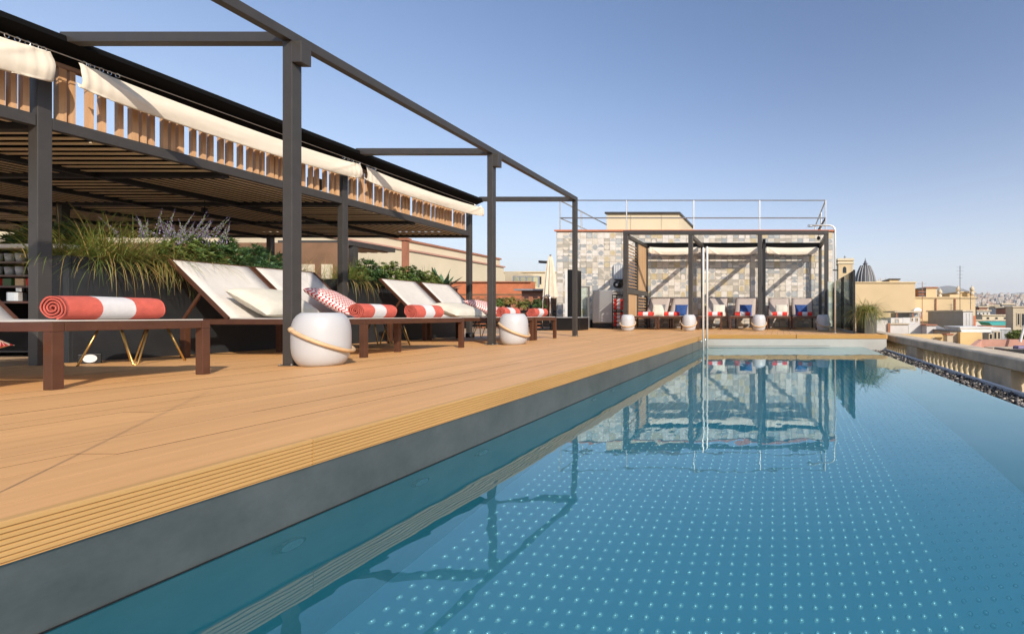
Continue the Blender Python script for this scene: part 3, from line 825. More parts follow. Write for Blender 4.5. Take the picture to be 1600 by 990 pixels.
# ================================================================== FAR CABANA
cb = thing('cabana', 'graphite framed cabana with timber side screen in front of the tiled wall', 'cabana', (-1.45, 12.3, 0))
of = (-1.45, 12.3, 0)
CXS = [-4.43, -2.56, -.57, 1.35]
CY0 = 13.0; CY1 = 15.0; ZB = PZ(366.5, 13.0)
for xx in CXS:
    lb(MB().box(xx-.06, xx+.06, CY0-.05, CY0+.07, 0, ZB), 'post', 'graphite_paint', cb, of, bevel=.005)
    lb(MB().box(xx-.05, xx+.05, CY1-.05, CY1+.05, 0, ZB-.08), 'post', 'graphite_paint', cb, of)
    lb(MB().box(xx-.05, xx+.05, CY0+.072, CY1-.052, ZB-.08, ZB+.02), 'side_beam', 'graphite_paint', cb, of)
lb(MB().box(CXS[0]-.062, CXS[-1]+.062, CY0-.052, CY0+.071, ZB+.001, PZ(360.5, 13)), 'front_beam', 'graphite_paint', cb, of, bevel=.005)
lb(MB().box(CXS[0]-.05, CXS[-1]+.05, CY1-.051, CY1+.06, PZ(387, 15), PZ(379.5, 15)), 'back_beam', 'matt_black', cb, of)
lb(MB().box(CXS[2]+.08, CXS[2]+.16, CY0+.25, CY0+.35, 0, ZB-.08), 'post', 'graphite_dark', cb, of)
SX = CXS[0]; zm_ = 1.16
lb(MB().box(SX-.05, SX+.05, CY0+.072, CY1-.052, 1.06, 1.20), 'screen_rail', 'graphite_paint', cb, of)
lb(MB().box(SX-.04, SX+.04, 13.96, 14.04, .05, 1.058).box(SX-.04, SX+.04, 13.96, 14.04, 1.202, ZB-.082), 'screen_stile', 'graphite_paint', cb, of)
lo1 = MB().box(-.02, .02, .01, .88, -.012, .012).mesh('louvre', 'screen_wood')
n_ = int((ZB-.1-1.24)/.095)
for i in range(n_): inst('louvre', lo1, cb, (SX-of[0], 13.072-of[1], 1.26+i*.095), (0, R(35), 0))
for i in range(10): inst('louvre', lo1, cb, (SX-of[0], 14.05-of[1], .12+i*.095), (0, R(35), 0))
v1 = MB().box(-.015, .015, .002, .096, 0, ZB-.085-1.205).mesh('screen_board', 'screen_wood'); v2 = MB().box(-.015, .015, .002, .096, 0, .99).mesh('screen_board', 'screen_wood')
for i in range(9): inst('screen_board', v2, cb, (SX-of[0], 13.075+i*.098-of[1], .06)); inst('screen_board', v1, cb, (SX-of[0], 14.045+i*.1-of[1], 1.203))
# canvas rolls of the cabana
def cab_canvas(x0, x1, label, seed):
    ns, ntt = 60, 14; b = MB()
    for i in range(ns+1):
        s_ = i/ns; X = x0+(x1-x0)*s_; ln = x1-x0; e = math.exp(-s_*ln/.15)+math.exp(-(1-s_)*ln/.15)
        zt = 2.665-.015*sin(PI*s_)+.01*e; zb = 2.43-.035*sin(PI*s_)+.03*e
        for j in range(ntt+1):
            t = j/ntt
            if t < .75: q = t/.75; z = zt+(zb-zt)*q; by = .03+.05*sin(q*PI*.8)
            else: q = (t-.75)/.25; z = zb+.07*q; by = .06-.06*q
            d_ = .02*math.exp(-((s_*ln-.06-.35*q)/.05)**2)+.02*math.exp(-(((1-s_)*ln-.06-.35*q)/.05)**2)
            b.v.append((X, 14.93-by-d_-.008*e*sin(s_*90)-.006*noise.noise(Vector((s_*7, t*4, seed))), z))
    for i in range(ns):
        for j in range(ntt):
            a = i*(ntt+1)+j; b.f.append((a, a+1, a+ntt+2, a+ntt+1)); b.m.append(0)
    o = b.obj('canvas_valance', 'canvas', smooth=True); md = o.modifiers.new('s', 'SOLIDIFY'); md.thickness = .003
    tag(o, label, 'canvas', 'canvas shades at the back of the far cabana')
cab_canvas(-4.30, -2.68, 'short cream canvas shade in the left bay of the far cabana', 1)
cab_canvas(-2.44, -.68, 'short cream canvas shade in the middle bay of the far cabana', 2)
cab_canvas(-.44, 1.26, 'short cream canvas shade in the right bay of the far cabana', 3)
tag(MB().lathe([(.02, 0), (.05, .02), (.05, .09), (.02, .11)], n=12).tube([(0, 0, .1), (0, 0, .2)], .006, 6).obj('spotlight', 'black_plastic', loc=(PX(1279, 13.2), 13.2, PZ(375, 13.2))), 'small round black spotlight in the top right corner of the far cabana', 'spotlight')

# ================================================================== TILED WALL
TX0, TX1, TZ1 = -7.62, 1.84, 3.28
tw = MB().box(TX0, TX1, WY+.012, WY+.45, -.4, TZ1).obj('tiled_wall', 'grout'); tag(tw, 'rooftop wall clad in patterned cream, ochre and blue tiles behind the far cabana', 'wall')
cp = MB().box(TX0-.05, TX1+.05, WY-.05, WY+.5, TZ1+.001, TZ1+.05).obj('coping', 'terracotta', tw)
TS = .2; rr = random.Random(99)
bases = ['tile_cream']*7+['tile_white']*6+['tile_greige']*2+['tile_blue']*1+['tile_ochre']*1+['tile_pale_blue']*1
shapes = ['none']*6+['disc']*4+['half_up']*3+['half_dn']*2+['quarter']*1+['arch']*3+['band']*2
def tile_geo(q, cx_, cz_, sh, mb_, ms, rot):
    h_ = TS/2-.0035; y0 = -.0
    q.box(cx_-h_, cx_+h_, -.006, .012, cz_-h_, cz_+h_, mb_)
    Y_ = -.0072; c_ = (cx_, Y_, cz_)
    if sh == 'none': return
    if sh == 'disc': q.disc(c_, (h_*.92, 0, 0), (0, 0, h_*.92), 0, 2*PI, 16, ms)
    elif sh == 'half_up': q.disc((cx_, Y_, cz_), (h_, 0, 0), (0, 0, h_), 0, PI, 12, ms, False)
    elif sh == 'half_dn': q.disc((cx_, Y_, cz_), (h_, 0, 0), (0, 0, h_), PI, 2*PI, 12, ms, False)
    elif sh == 'quarter': 
        sx = -1 if rot & 1 else 1; sz = -1 if rot & 2 else 1
        vs = [(cx_-sx*h_, Y_, cz_-sz*h_)]+[(cx_-sx*h_+sx*2*h_*cos(a*PI/20), Y_, cz_-sz*h_+sz*2*h_*sin(a*PI/20)) for a in range(11)]
        q.add(vs, [tuple(range(12))], ms)
    elif sh == 'arch':
        q.disc((cx_, Y_, cz_), (h_*.7, 0, 0), (0, 0, h_*.8), 0, PI, 12, ms, False); q.add([(cx_-h_*.7, Y_, cz_-h_), (cx_+h_*.7, Y_, cz_-h_), (cx_+h_*.7, Y_, cz_), (cx_-h_*.7, Y_, cz_)], [(0, 1, 2, 3)], ms)
    elif sh == 'band': q.add([(cx_-h_, Y_, cz_-h_*.1), (cx_+h_, Y_, cz_-h_*.1), (cx_+h_, Y_, cz_+h_), (cx_-h_, Y_, cz_+h_)], [(0, 1, 2, 3)], ms)
names = ['tile_cream', 'tile_white', 'tile_greige', 'tile_blue', 'tile_ochre', 'tile_pale_blue']
var = []
for k in range(46):
    a = rr.choice(bases); b_ = rr.choice([q for q in ['tile_cream', 'tile_cream', 'tile_white', 'tile_white', 'tile_greige', 'tile_blue', 'tile_ochre', 'tile_pale_blue'] if q != a])
    sh = rr.choice(shapes); var.append((sh, a, b_, rr.randrange(4)))
vme = []
for sh, a, b_, rt in var:
    q = MB(); tile_geo(q, 0, 0, sh, 0, 1, rt); vme.append(q.mesh('tile', [a, b_]))
cols = int((TX1-TX0)/TS); rows = int(TZ1/TS)
cells = [(i, j) for j in range(rows) for i in range(cols)]
ox_ = TX0+((TX1-TX0)-cols*TS)/2
def seen(i, j):
    X = ox_+(i+.5)*TS; z = (j+.5)*TS+.04
    return z > .95 and not (X < -5.9 and z < 1.3)
cells.sort(key=lambda c_: (not seen(*c_), rr.random()))
big = MB(); kk = 0
for idx, (i, j) in enumerate(cells):
    k = rr.randrange(len(var)); X = ox_+(i+.5)*TS; z = (j+.5)*TS+.04; yj = rr.uniform(0, .003)
    if idx < 298: inst('tile', vme[k], tw, (X, WY+.0-yj, z))
    else:
        sh, a, b_, rt = var[k]; q = MB(); tile_geo(q, X, z, sh, names.index(a), names.index(b_), rt)
        q.v = [(p[0], p[1]+WY-yj, p[2]) for p in q.v]; o_ = len(big.v); big.v += q.v; big.f += [tuple(o_+v for v in f) for f in q.f]; big.m += q.m
o = big.obj('tile_field', names, tw); o['kind'] = 'stuff'

# rooftop behind the tiled wall: roof slab, railing, stair box
rf = thing('roof_house', 'rooftop service block behind the tiled wall, topped by a steel railing', 'building', (-3, 18, 0))
of = (-3, 18, 0)
lb(MB().box(TX0, TX1, WY+.46, 20.5, -1.5, TZ1-.05), 'wall', 'cream_render', rf, of)
rl = thing('roof_railing', 'thin steel railing around the roof above the tiled wall', 'railing', (-3, 15.6, TZ1+.05)); of = (-3, 15.6, TZ1+.05)
zr = PZ(313, 15.6); zm = PZ(340.5, 15.6); RXS = [PX(875, 15.6), PX(979, 15.6), PX(1084, 15.6), PX(1187, 15.6), PX(1290, 15.6)]
for xx in RXS: lb(MB().tube([(xx, 15.6, TZ1+.052), (xx, 15.6, zr)], .022, 8), 'post', 'rail_steel', rl, of)
lb(MB().tube([(RXS[0], 15.6, zr), (RXS[-1], 15.6, zr)], .02, 8), 'top_rail', 'rail_steel', rl, of)
lb(MB().tube([(RXS[0], 15.6, zm), (RXS[-1], 15.6, zm)], .022, 8), 'mid_rail', 'rail_steel', rl, of)
for xx in (RXS[0], RXS[-1]):
    lb(MB().tube([(xx, 15.6, zr), (xx, 20.2, zr)], .026, 8), 'top_rail', 'galv', rl, of)
    lb(MB().tube([(xx, 15.6, zm), (xx, 20.2, zm)], .022, 8), 'mid_rail', 'galv', rl, of)
    for yy in (17.3, 20.2): lb(MB().tube([(xx, yy, TZ1), (xx, yy, zr)], .026, 8), 'post', 'rail_steel', rl, of)
lb(MB().tube([(RXS[-1]-.28, 15.7, TZ1+.05), (RXS[-1], 15.6, zm)], .03, 8), 'brace', 'graphite_paint', rl, of)
sx0, sx1 = PX(948, 19), PX(1061, 19)
sb = thing('stair_block', 'low cream box with flat overhanging roof behind the railing', 'building', (sx0, 19, TZ1)); of = (sx0, 19, TZ1)
lb(MB().box(sx0, sx1, 19, 22, TZ1-.1, PZ(334.5, 19)), 'wall', 'cream_render_pale', sb, of)
lb(MB().box(sx0-.06, sx1+.06, 18.93, 22.1, PZ(334.5, 19)+.001, PZ(331.5, 19)), 'roof', 'graphite_paint', sb, of)
lb(MB().box(sx0+1.0, sx0+1.03, 18.985, 18.999, TZ1, PZ(335, 19)).box(sx0+2.3, sx0+2.33, 18.985, 18.999, TZ1, PZ(335, 19)), 'joint', 'beige_render', sb, of)

# things against the tiled wall, left part
def P(x, y, Y): return (PX(x, Y), Y, PZ(y, Y))
YW = 15.39
def rect(x0, x1, y0, y1, Y, d, m_, name, label=None, cat=None, par=None, group=None, bevel=.004):
    X0, X1, Z0, Z1 = PX(x0, Y), PX(x1, Y), PZ(y1, Y), PZ(y0, Y)
    o = MB().box(X0, X1, Y, Y+d, Z0, Z1).obj(name, m_, par, bevel=bevel)
    if label: tag(o, label, cat, group)
    return o
# cabinet under a grey cover
c1 = thing('covered_cabinet', 'tall cabinet under a pale grey cover against the tiled wall', 'cabinet')
rect(925, 959, 453, 504.5, 14.7, .55, 'cover_fabric', 'cover', par=c1, bevel=.04)
rect(926, 958, 504.6, 511.5, 14.75, .5, 'graphite_dark', 'base', par=c1)
# towel rack
tr = thing('towel_rack', 'black wire rack filled with red and white towels beside the cabana screen', 'rack')
X0, X1, Y0 = PX(957, 14.0), PX(975, 14.0), 14.0; zt = PZ(460, Y0)
q = MB()
for xx in (X0, X1):
    for yy in (Y0, Y0+.35): q.box(xx-.012, xx+.012, yy-.012, yy+.012, 0, zt)
q.obj('frame', 'black_plastic', tr)
for zz in (.03, PZ(486, Y0)-.03, zt-.02): MB().box(X0-.012, X1+.012, Y0-.012, Y0+.37, zz, zz+.03).obj('shelf', 'black_plastic', tr)
ft = MB()
tf = towel_mesh(.31, .058, 'red_towel', 12)
k = 0
for zz in (.125, .245, .365, .485, .645, .765, .885):
    o = bpy.data.objects.new('rolled_towel', tf); COL.objects.link(o); o.location = (X0+.02, Y0+.09, zz); o.rotation_euler = (random.random()*3, 0, 0)
    k += 1; tag(o, 'small rolled red and white towel in the black wire rack, ' + ORD[k-1] + ' from the bottom', 'towel', 'towels stored in the wire rack')
# wall speaker and grille
sp_ = thing('wall_speaker', 'round black speaker bracketed on the tiled wall above the cabinet', 'speaker')
x_, y_, z_ = P(967, 444, 15.05)
MB().tube([(x_, 14.85, z_-.02), (x_, 15.1, z_), (x_, 15.2, z_)], [.12, .13, .09], 20).obj('body', 'black_plastic', sp_, smooth=True)
MB().tube([(x_, 14.84, z_-.03), (x_, 14.86, z_-.03)], .04, 12).obj('cone', 'white_metal', sp_)
MB().box(x_-.13, x_+.13, 15.0, 15.38, z_+.13, z_+.17).obj('bracket', 'black_plastic', sp_)
gr = thing('wall_vent', 'pale grey vent plate on the tiled wall above the speaker', 'vent'); 
rect(958.5, 973, 413, 436, 15.3, .08, 'galv', 'frame', par=gr)
for i in range(5): rect(959.6+i*2.6, 960.8+i*2.6, 414, 435, 15.285, .014, 'white_metal', 'blade', par=gr, bevel=0)
# black column and glass cabinet
bc = thing('tall_black_unit', 'tall black outdoor heater unit with a pale side strip against the tiled wall', 'heater')
rect(887, 897, 421, 496, 13.6, .5, 'black_plastic', 'body', par=bc); rect(882.6, 886.6, 422, 494, 13.62, .4, 'white_metal', 'side_strip', par=bc)
rect(861, 905, 496, 516.5, 12.6, .6, 'black_plastic', 'low_black_bench', 'long low black bench box left of the tiled wall', 'bench')
rect(862, 905, 495, 496.6, 12.55, .7, 'galv', 'bench_top', 'thin grey worktop lying on the low black box', 'worktop')
gc = thing('glass_door', 'metal framed glass door leaning on the tiled wall', 'door')
for a in ((904, 906, 447, 513), (918, 920.5, 447, 513), (906.02, 917.98, 447, 449), (906.02, 917.98, 509, 513)): rect(*a, 14.6, .05, 'rail_steel', 'frame_bar', par=gc, bevel=0)
rect(906.1, 917.9, 449.2, 508.8, 14.62, .01, 'screen_glass', 'pane', par=gc, bevel=0)
rect(904, 920, 499.5, 512, 14.7, .4, 'graphite_dark', 'metal_locker', 'low dark locker behind the glass door', 'locker')

# closed parasol
pr_ = thing('closed_parasol', 'closed beige parasol on a dark pole left of the tiled wall', 'parasol', (PX(860, 13), 13, 0))
q = MB(); n_ = 20; zs = [(PZ(400, 13), .03), (PZ(408, 13), .07), (PZ(420, 13), .10), (PZ(440, 13), .135), (PZ(455, 13), .16), (PZ(464, 13), .17), (PZ(466, 13), .12)]
for z, r_ in zs:
    for j in range(n_): a = 2*PI*j/n_; rj = r_*(1+.18*(-1)**j); q.v.append((rj*cos(a), rj*sin(a), z))
for i in range(len(zs)-1):
    for j in range(n_): j2 = (j+1) % n_; q.f.append((i*n_+j, (i+1)*n_+j, (i+1)*n_+j2, i*n_+j2)); q.m.append(0)
q.obj('folded_cloth', 'fabric_parasol', pr_, smooth=False)
MB().tube([(0, 0, 0), (0, 0, PZ(398, 13))], .025, 10).obj('pole', 'brown_metal', pr_)
MB().box(-.3, .3, -.3, .3, 0, .05).obj('base', 'black_plastic', pr_)
o = thing('cantilever_arm', 'dark tilted awning lamp arm sticking out beside the closed parasol', 'lamp'); X0, Y0, Z0 = P(843, 409, 13.4)
MB().bar((X0, 13.4, Z0), (X0+.36, 13.4, Z0-.02), .12, .07).obj('head', 'graphite_dark', o); MB().tube([(X0+.36, 13.4, 0), (X0+.36, 13.4, Z0)], .02, 8).obj('pole', 'graphite_dark', o)
# curved steel handrail by the bench
q = MB(); x0, y0, z0 = P(848, 462, 12.8)
q.tube([(x0, 12.8, 0), (x0, 12.8, z0-.15), (x0+.03, 12.8, z0-.03), (x0+.12, 12.8, z0+.03), (x0+.2, 12.8, z0), (x0+.21, 12.8, z0-.1), (x0+.21, 12.8, 0)], .018, 8)
tag(q.obj('curved_handrail', 'chrome', smooth=True), 'small curved chrome handrail in front of the closed parasol', 'handrail')

# shower
sh = thing('shower', 'tall chrome outdoor shower bent over at the top right of the cabana', 'shower', (PX(1305, 10.8), 10.8, 0))
H_ = PZ(352, 10.8); pts = [(0, 0, 0), (0, 0, H_-.14)]+[(-.14+.14*cos(a), 0, H_-.14+.14*sin(a)) for a in (.3, .7, 1.1, 1.57)]+[(-.66, 0, H_)]
MB().tube(pts, .021, 12).obj('pipe', 'pole_steel', sh, smooth=True)
MB().tube([(-.6, 0, H_-.028), (-.6, 0, H_-.012)], .07, 16).obj('shower_head', 'chrome', sh, smooth=False)
MB().tube([(-.06, -.02, 1.5), (.06, -.02, 1.5)], .014, 8).obj('valve', 'black_plastic', sh)
MB().tube([(0, 0, 0), (0, 0, .012)], .06, 16).obj('floor_flange', 'chrome', sh)

# tall chrome poles at the pool edge
def polepair(loc, lab, h_, br, grp='chrome hand poles standing in the pool'):
    t = thing('pool_pole', lab, 'handrail', loc, 0, grp)
    MB().tube([(0, 0, -.9), (0, 0, h_-.02), (0, 0, h_)], [.021, .021, .014], 12).obj('tube', 'pole_steel', t, smooth=True)
    MB().tube([(0, 0, -.0), (br, 0, -.0)], .012, 8).obj('bracket', 'chrome', t, smooth=True)
    return t
polepair((-1.50, 8.88, -.085), 'nearer and brighter chrome pole at the far left corner of the pool', 1.33+.43+.085, -.13)
polepair((-1.53, 9.55, -.085), 'farther chrome pole at the far left corner of the pool', PZ(385, 9.55)+.085, -.12)
tag(MB().tube([(-1.66, .84, 0), (-1.66, .84, 1.35)], .0022, 8).obj('thin_rod', 'rail_steel'), 'thin steel rod at the near pool edge casting a line of shade on the deck', 'rod')

# glass screens
gs = thing('glass_screen', 'clear glass wind screen with dark end post beside the shower', 'glass screen', (1.73, 10.45, 0)); of = (1.73, 10.45, 0)
zt = PZ(422, 10.45)
for a, b_ in ((10.5, 12.1), (12.14, 13.7), (13.74, 15.3)): lb(MB().box(1.722, 1.738, a, b_, .05, zt), 'pane', 'screen_glass', gs, of)
lb(MB().box(1.705, 1.755, 10.45, 10.497, 0, zt+.01), 'end_post', 'black_plastic', gs, of); lb(MB().box(1.70, 1.76, 10.5, 15.3, .002, .05), 'floor_channel', 'galv', gs, of)
g2 = thing('low_glass_screen', 'second glass wind screen crossing behind the shower', 'glass screen', (1.4, 14.9, 0)); of = (1.4, 14.9, 0)
lb(MB().box(1.36, 1.70, 12.5, 12.512, .05, PZ(440, 12.5)), 'pane', 'screen_glass', g2, of); lb(MB().box(1.335, 1.36, 12.49, 12.52, .002, PZ(440, 12.5)), 'post', 'galv', g2, of)

# ================================================================== PLANTS
def blades(n, cx_, cy_, z0, sx, sy, ln, droop, wd=.004, seed=0, up=1.0, mat_split=.25, lean=(0, 0)):
    rr = random.Random(seed); q = MB(); S = 6
    for _ in range(n):
        a = rr.uniform(0, 2*PI); el = rr.uniform(.15, 1.25)*up; l_ = ln*rr.uniform(.55, 1.15)
        x = cx_+rr.gauss(0, sx); y = cy_+rr.gauss(0, sy); d = Vector((cos(a)*cos(el)+lean[0], sin(a)*cos(el)+lean[1], sin(el))).normalized()
        p = Vector((x, y, z0)); side = Vector((-sin(a), cos(a), 0)); dr = droop*rr.uniform(.4, 1.3); o_ = len(q.v); m_ = 1 if rr.random() < mat_split else 0
        for i in range(S+1):
            f = i/S; w_ = wd*(1-f*.92)*(.7+.6*min(1, f*4)); q.v += [tuple(p-side*w_/2), tuple(p+side*w_/2)]
            p = p+d*l_/S; d = (d+Vector((0, 0, -dr/S))).normalized()
        for i in range(S): q.f.append((o_+2*i, o_+2*i+1, o_+2*i+3, o_+2*i+2)); q.m.append(m_)
    return q
def rosettes(n, cx_, cy_, cz_, rx, ry, rz_, ll, lw, seed, per=16, thin=False):
    rr = random.Random(seed); q = MB()
    for _ in range(n):
        u = Vector((rr.gauss(0, 1), rr.gauss(0, 1), abs(rr.gauss(0, 1))*.9-.1)).normalized()*(rr.random()**.35)
        c_ = Vector((cx_+u.x*rx, cy_+u.y*ry, cz_+u.z*rz_)); ax = (u+Vector((0, 0, .6))).normalized()
        e1 = ax.orthogonal().normalized(); e2 = ax.cross(e1)
        for k in range(per):
            a = 2.4*k; el = .15+1.15*k/per; d = (e1*cos(a)+e2*sin(a))*cos(el)+ax*sin(el); l_ = ll*rr.uniform(.7, 1.15); s_ = d.cross(ax).normalized()*lw/2
            tip = c_+d*l_-Vector((0, 0, .18*l_)); mid = c_+d*l_*.5
            q.add([c_, mid-s_, tip, mid+s_], [(0, 1, 2, 3)], 0 if rr.random() < .75 else 1)
    return q
def plant(name, label, cat, parts, group=None):
    t = thing(name, label, cat, group=group)
    for nm, q, ms in parts: q.obj(nm, ms, t)
    return t
PLX = -6.57; PZT = .93
# planters
def planter(label, x0, x1, y0, y1, zt, m_, group=None, name='planter'):
    t = thing(name, label, 'planter', ((x0+x1)/2, (y0+y1)/2, 0), group=group); cx_, cy_ = (x0+x1)/2, (y0+y1)/2; w_, d_ = (x1-x0)/2, (y1-y0)/2; k = .02
    q = MB(); q.box(-w_, w_, -d_, -d_+k, 0, zt).box(-w_, w_, d_-k, d_, 0, zt).box(-w_, -w_+k, -d_+k, d_-k, 0, zt).box(w_-k, w_, -d_+k, d_-k, 0, zt)
    q.obj('box', m_, t, bevel=.003); MB().box(-w_+k, w_-k, -d_+k, d_-k, .01, zt-.04).obj('soil', 'soil', t); return t
planter('long charcoal planter wall behind the nearest loungers', -6.72, -6.385, 4.05, 5.97, .965, 'planter_charcoal', 'charcoal planters behind the left loungers')
planter('charcoal planter behind the third and fourth loungers', -6.95, -6.385, 6.62, 8.95, .96, 'planter_charcoal', 'charcoal planters behind the left loungers')
sk = MB()
plant('grass_clump', 'big arching golden green grass at the near end of the planter, trailing over its face', 'ornamental grass',
      [('tuft', blades(1500, PLX, 4.42, PZT, .10, .17, .62, 1.5, .005, 1, 1.0, .22), ['grass_blade', 'grass_straw']),
       ('trailing_blades', blades(46, -6.40, 4.35, PZT+.02, .01, .14, .50, 5.0, .0045, 2, .35, .8, (.9, 0)), ['grass_blade', 'grass_straw'])], 'ornamental grasses in the planters')
plant('grass_clump', 'golden grass falling over the planter edge beside the first backrest', 'ornamental grass',
      [('tuft', blades(1100, PLX+.04, 4.86, PZT, .10, .14, .58, 1.9, .005, 3, .8, .4, (.25, .15)), ['grass_blade', 'grass_straw']),
       ('trailing_blades', blades(60, -6.40, 4.72, PZT+.04, .02, .12, .52, 4.4, .0045, 4, .35, .75, (.9, .15)), ['grass_blade', 'grass_straw'])], 'ornamental grasses in the planters')
def spikes(n, cx_, cy_, z0, sx, sy, hmin, hmax, seed):
    rr = random.Random(seed); q = MB()
    for _ in range(n):
        x, y = cx_+rr.gauss(0, sx), cy_+rr.gauss(0, sy); hh = rr.uniform(hmin, hmax); dx, dy = rr.gauss(0, .1), rr.gauss(0, .1)
        top = Vector((x+dx*hh*3, y+dy*hh*3, z0+hh)); b0 = Vector((x, y, z0)); q.tube([b0, top], .0022, 4, 1)
        for k in range(60):
            f = .45+.55*k/46; c_ = b0+(top-b0)*f; a = rr.uniform(0, 6.28); r_ = .017*(1.15-f); s_ = .006
            e = Vector((cos(a), sin(a), rr.uniform(-.2, .5)))*r_; cc_ = c_+e
            q.add([cc_, cc_+e*.5+Vector((0, 0, s_)), cc_+e*1.2, cc_+e*.5-Vector((0, 0, s_))], [(0, 1, 2, 3)], 0)
    return q
plant('sage_bush', 'flowering sage with mauve spikes beside the big grass', 'flowering plant',
      [('foliage', rosettes(280, PLX+.02, 5.02, PZT, .20, .28, .38, .06, .022, 6, 12), ['leaf_mid', 'leaf_lime']), ('flower_spike', spikes(34, PLX, 4.98, PZT+.16, .08, .16, .22, .46, 5), ['flower_mauve', 'leaf_mid'])])
plant('rosette_shrub', 'dark green shrub of leaf rosettes behind the first backrest', 'shrub', [('foliage', rosettes(190, PLX, 5.32, PZT-.02, .20, .26, .42, .085, .016, 8, 22), ['leaf_dark', 'leaf_mid'])], 'leafy shrubs in the planters')
plant('rosette_shrub', 'blue green needle leaved shrub left of the first tall post', 'shrub', [('foliage', rosettes(190, PLX, 5.72, PZT-.02, .20, .26, .38, .10, .011, 9, 26), ['leaf_dark', 'leaf_agave'])], 'leafy shrubs in the planters')
plant('grass_clump', 'wispy fine grass seen between the first tall post and the lounge post', 'ornamental grass',
      [('tuft', blades(520, PLX, 6.05, PZT, .10, .12, .46, 1.7, .0042, 12, 1.0, .35), ['grass_blade', 'grass_straw'])], 'ornamental grasses in the planters')
plant('grass_clump', 'upright grass at the near end of the second planter', 'ornamental grass',
      [('tuft', blades(700, PLX, 6.86, PZT, .09, .12, .42, 1.4, .0045, 13, 1.1, .15), ['grass_blade', 'grass_straw']),
       ('trailing_blades', blades(50, -6.40, 6.85, PZT+.02, .01, .12, .46, 4.6, .0045, 14, .35, .7, (.9, 0)), ['grass_blade', 'grass_straw'])], 'ornamental grasses in the planters')
for i, (yy, zz, rz_, lab, ms, ll, lw) in enumerate(((7.2, .33, .34, 'dense dark shrub right of the middle lounge post', ['leaf_dark', 'leaf_mid'], .07, .02), (7.6, .30, .36, 'bright green bushy shrub behind the third backrest', ['leaf_mid', 'leaf_lime'], .055, .024),
        (8.05, .28, .33, 'rounded green shrub behind the fourth backrest', ['leaf_mid', 'leaf_dark'], .05, .022), (8.42, .2, .28, 'loose olive shrub left of the agave', ['leaf_lime', 'grass_blade'], .06, .014))):
    plant('bushy_shrub', lab, 'shrub', [('foliage', rosettes(300, PLX, yy, PZT-.02, .22, .25, rz_*1.2, ll, lw, 30+i, 14), ms), ('shoots', blades(40, PLX, yy, PZT+.15, .1, .12, .28, .5, .006, 40+i, 1.5, .2), [ms[1], ms[0]])], 'leafy shrubs in the planters')
ag = thing('agave', 'broad leaved agave at the far end of the second planter', 'agave', (PLX, 8.75, PZT-.03))
rr = random.Random(4)
for k in range(18):
    a = 2.4*k; el = .25+1.15*k/18; l_ = rr.uniform(.36, .5); q = MB(); S = 6; d = Vector((cos(a)*cos(el), sin(a)*cos(el), sin(el))); s_ = Vector((-sin(a), cos(a), 0)); p = Vector((0, 0, 0)); up = d.cross(s_)*-1
    for i in range(S+1):
        f = i/S; w_ = .055*sin(PI*min(1, .18+f*.82))**.8*(1 if f < 1 else 0)+.001
        q.v += [tuple(p-s_*w_+up*w_*.35), tuple(p), tuple(p+s_*w_+up*w_*.35)]; p = p+d*l_/S; d = (d+Vector((0, 0, -.05))).normalized()
    for i in range(S): q.f += [(3*i, 3*i+1, 3*i+4, 3*i+3), (3*i+1, 3*i+2, 3*i+5, 3*i+4)]; q.m += [0, 0]
    q.obj('leaf', 'leaf_agave', ag, smooth=True)
# right hand planter
planter('tall olive grey planter with ornamental grass at the right end of the far deck', PX(1351, 10.45), PX(1370, 10.45), 10.45, 11.6, .50, 'planter_grey')
plant('grass_clump', 'bushy ornamental grass in the grey planter beside the glass screen', 'ornamental grass',
      [('tuft', blades(1100, 2.08, 10.85, .47, .09, .22, .80, 2.4, .0085, 21, .8, .3), ['grass_blade', 'grass_straw']),
       ('trailing_blades', blades(60, 1.98, 10.8, .5, .03, .2, .55, 4.2, .007, 22, .4, .8, (-.5, -.3)), ['grass_blade', 'grass_straw'])], 'ornamental grasses in the planters')

# ================================================================== LOUNGE ITEMS (left)
# side tables with hairpin legs
def hair_table(label, loc, rz=0):
    t = thing('hairpin_table', label, 'side table', loc, rz, 'small side tables on brass hairpin legs')
    MB().lathe([(.29, 0), (.30, .01), (.29, .022)], (0, 0, .33), 28).obj('table_top', 'graphite_paint', t, smooth=False)
    for k in range(4):
        a = PI/4+k*PI/2; c_ = Vector((cos(a), sin(a), 0)); s_ = Vector((-sin(a), cos(a), 0))
        MB().tube([c_*.17+s_*.07+Vector((0, 0, .33)), c_*.27+s_*.012+Vector((0, 0, .01)), c_*.275+Vector((0, 0, .004)), c_*.27-s_*.012+Vector((0, 0, .01)), c_*.17-s_*.07+Vector((0, 0, .33))], .0065, 6).obj('hairpin_leg', 'brass', t, smooth=True)
    return t
ht = hair_table('brass legged side table seen beneath the nearest lounger', (-5.75, 4.02, 0), .2)
for loc, lab in (((-5.45, 6.24, 0), 'brass legged side table behind the double lounger'), ((-5.6, 8.66, 0), 'brass legged side table behind the farthest left lounger')):
    c_ = copy_tree(ht); c_.location = loc; c_['label'] = lab
tp = MB().lathe([(.11, 0), (.15, .24), (.165, .25), (.165, .29), (.14, .29), (.135, .25)], n=20)
tag(tp.obj('terracotta_pot', 'terracotta', loc=(-5.35, 8.9, 0), smooth=False), 'terracotta pot on the deck behind the farthest left lounger', 'pot')
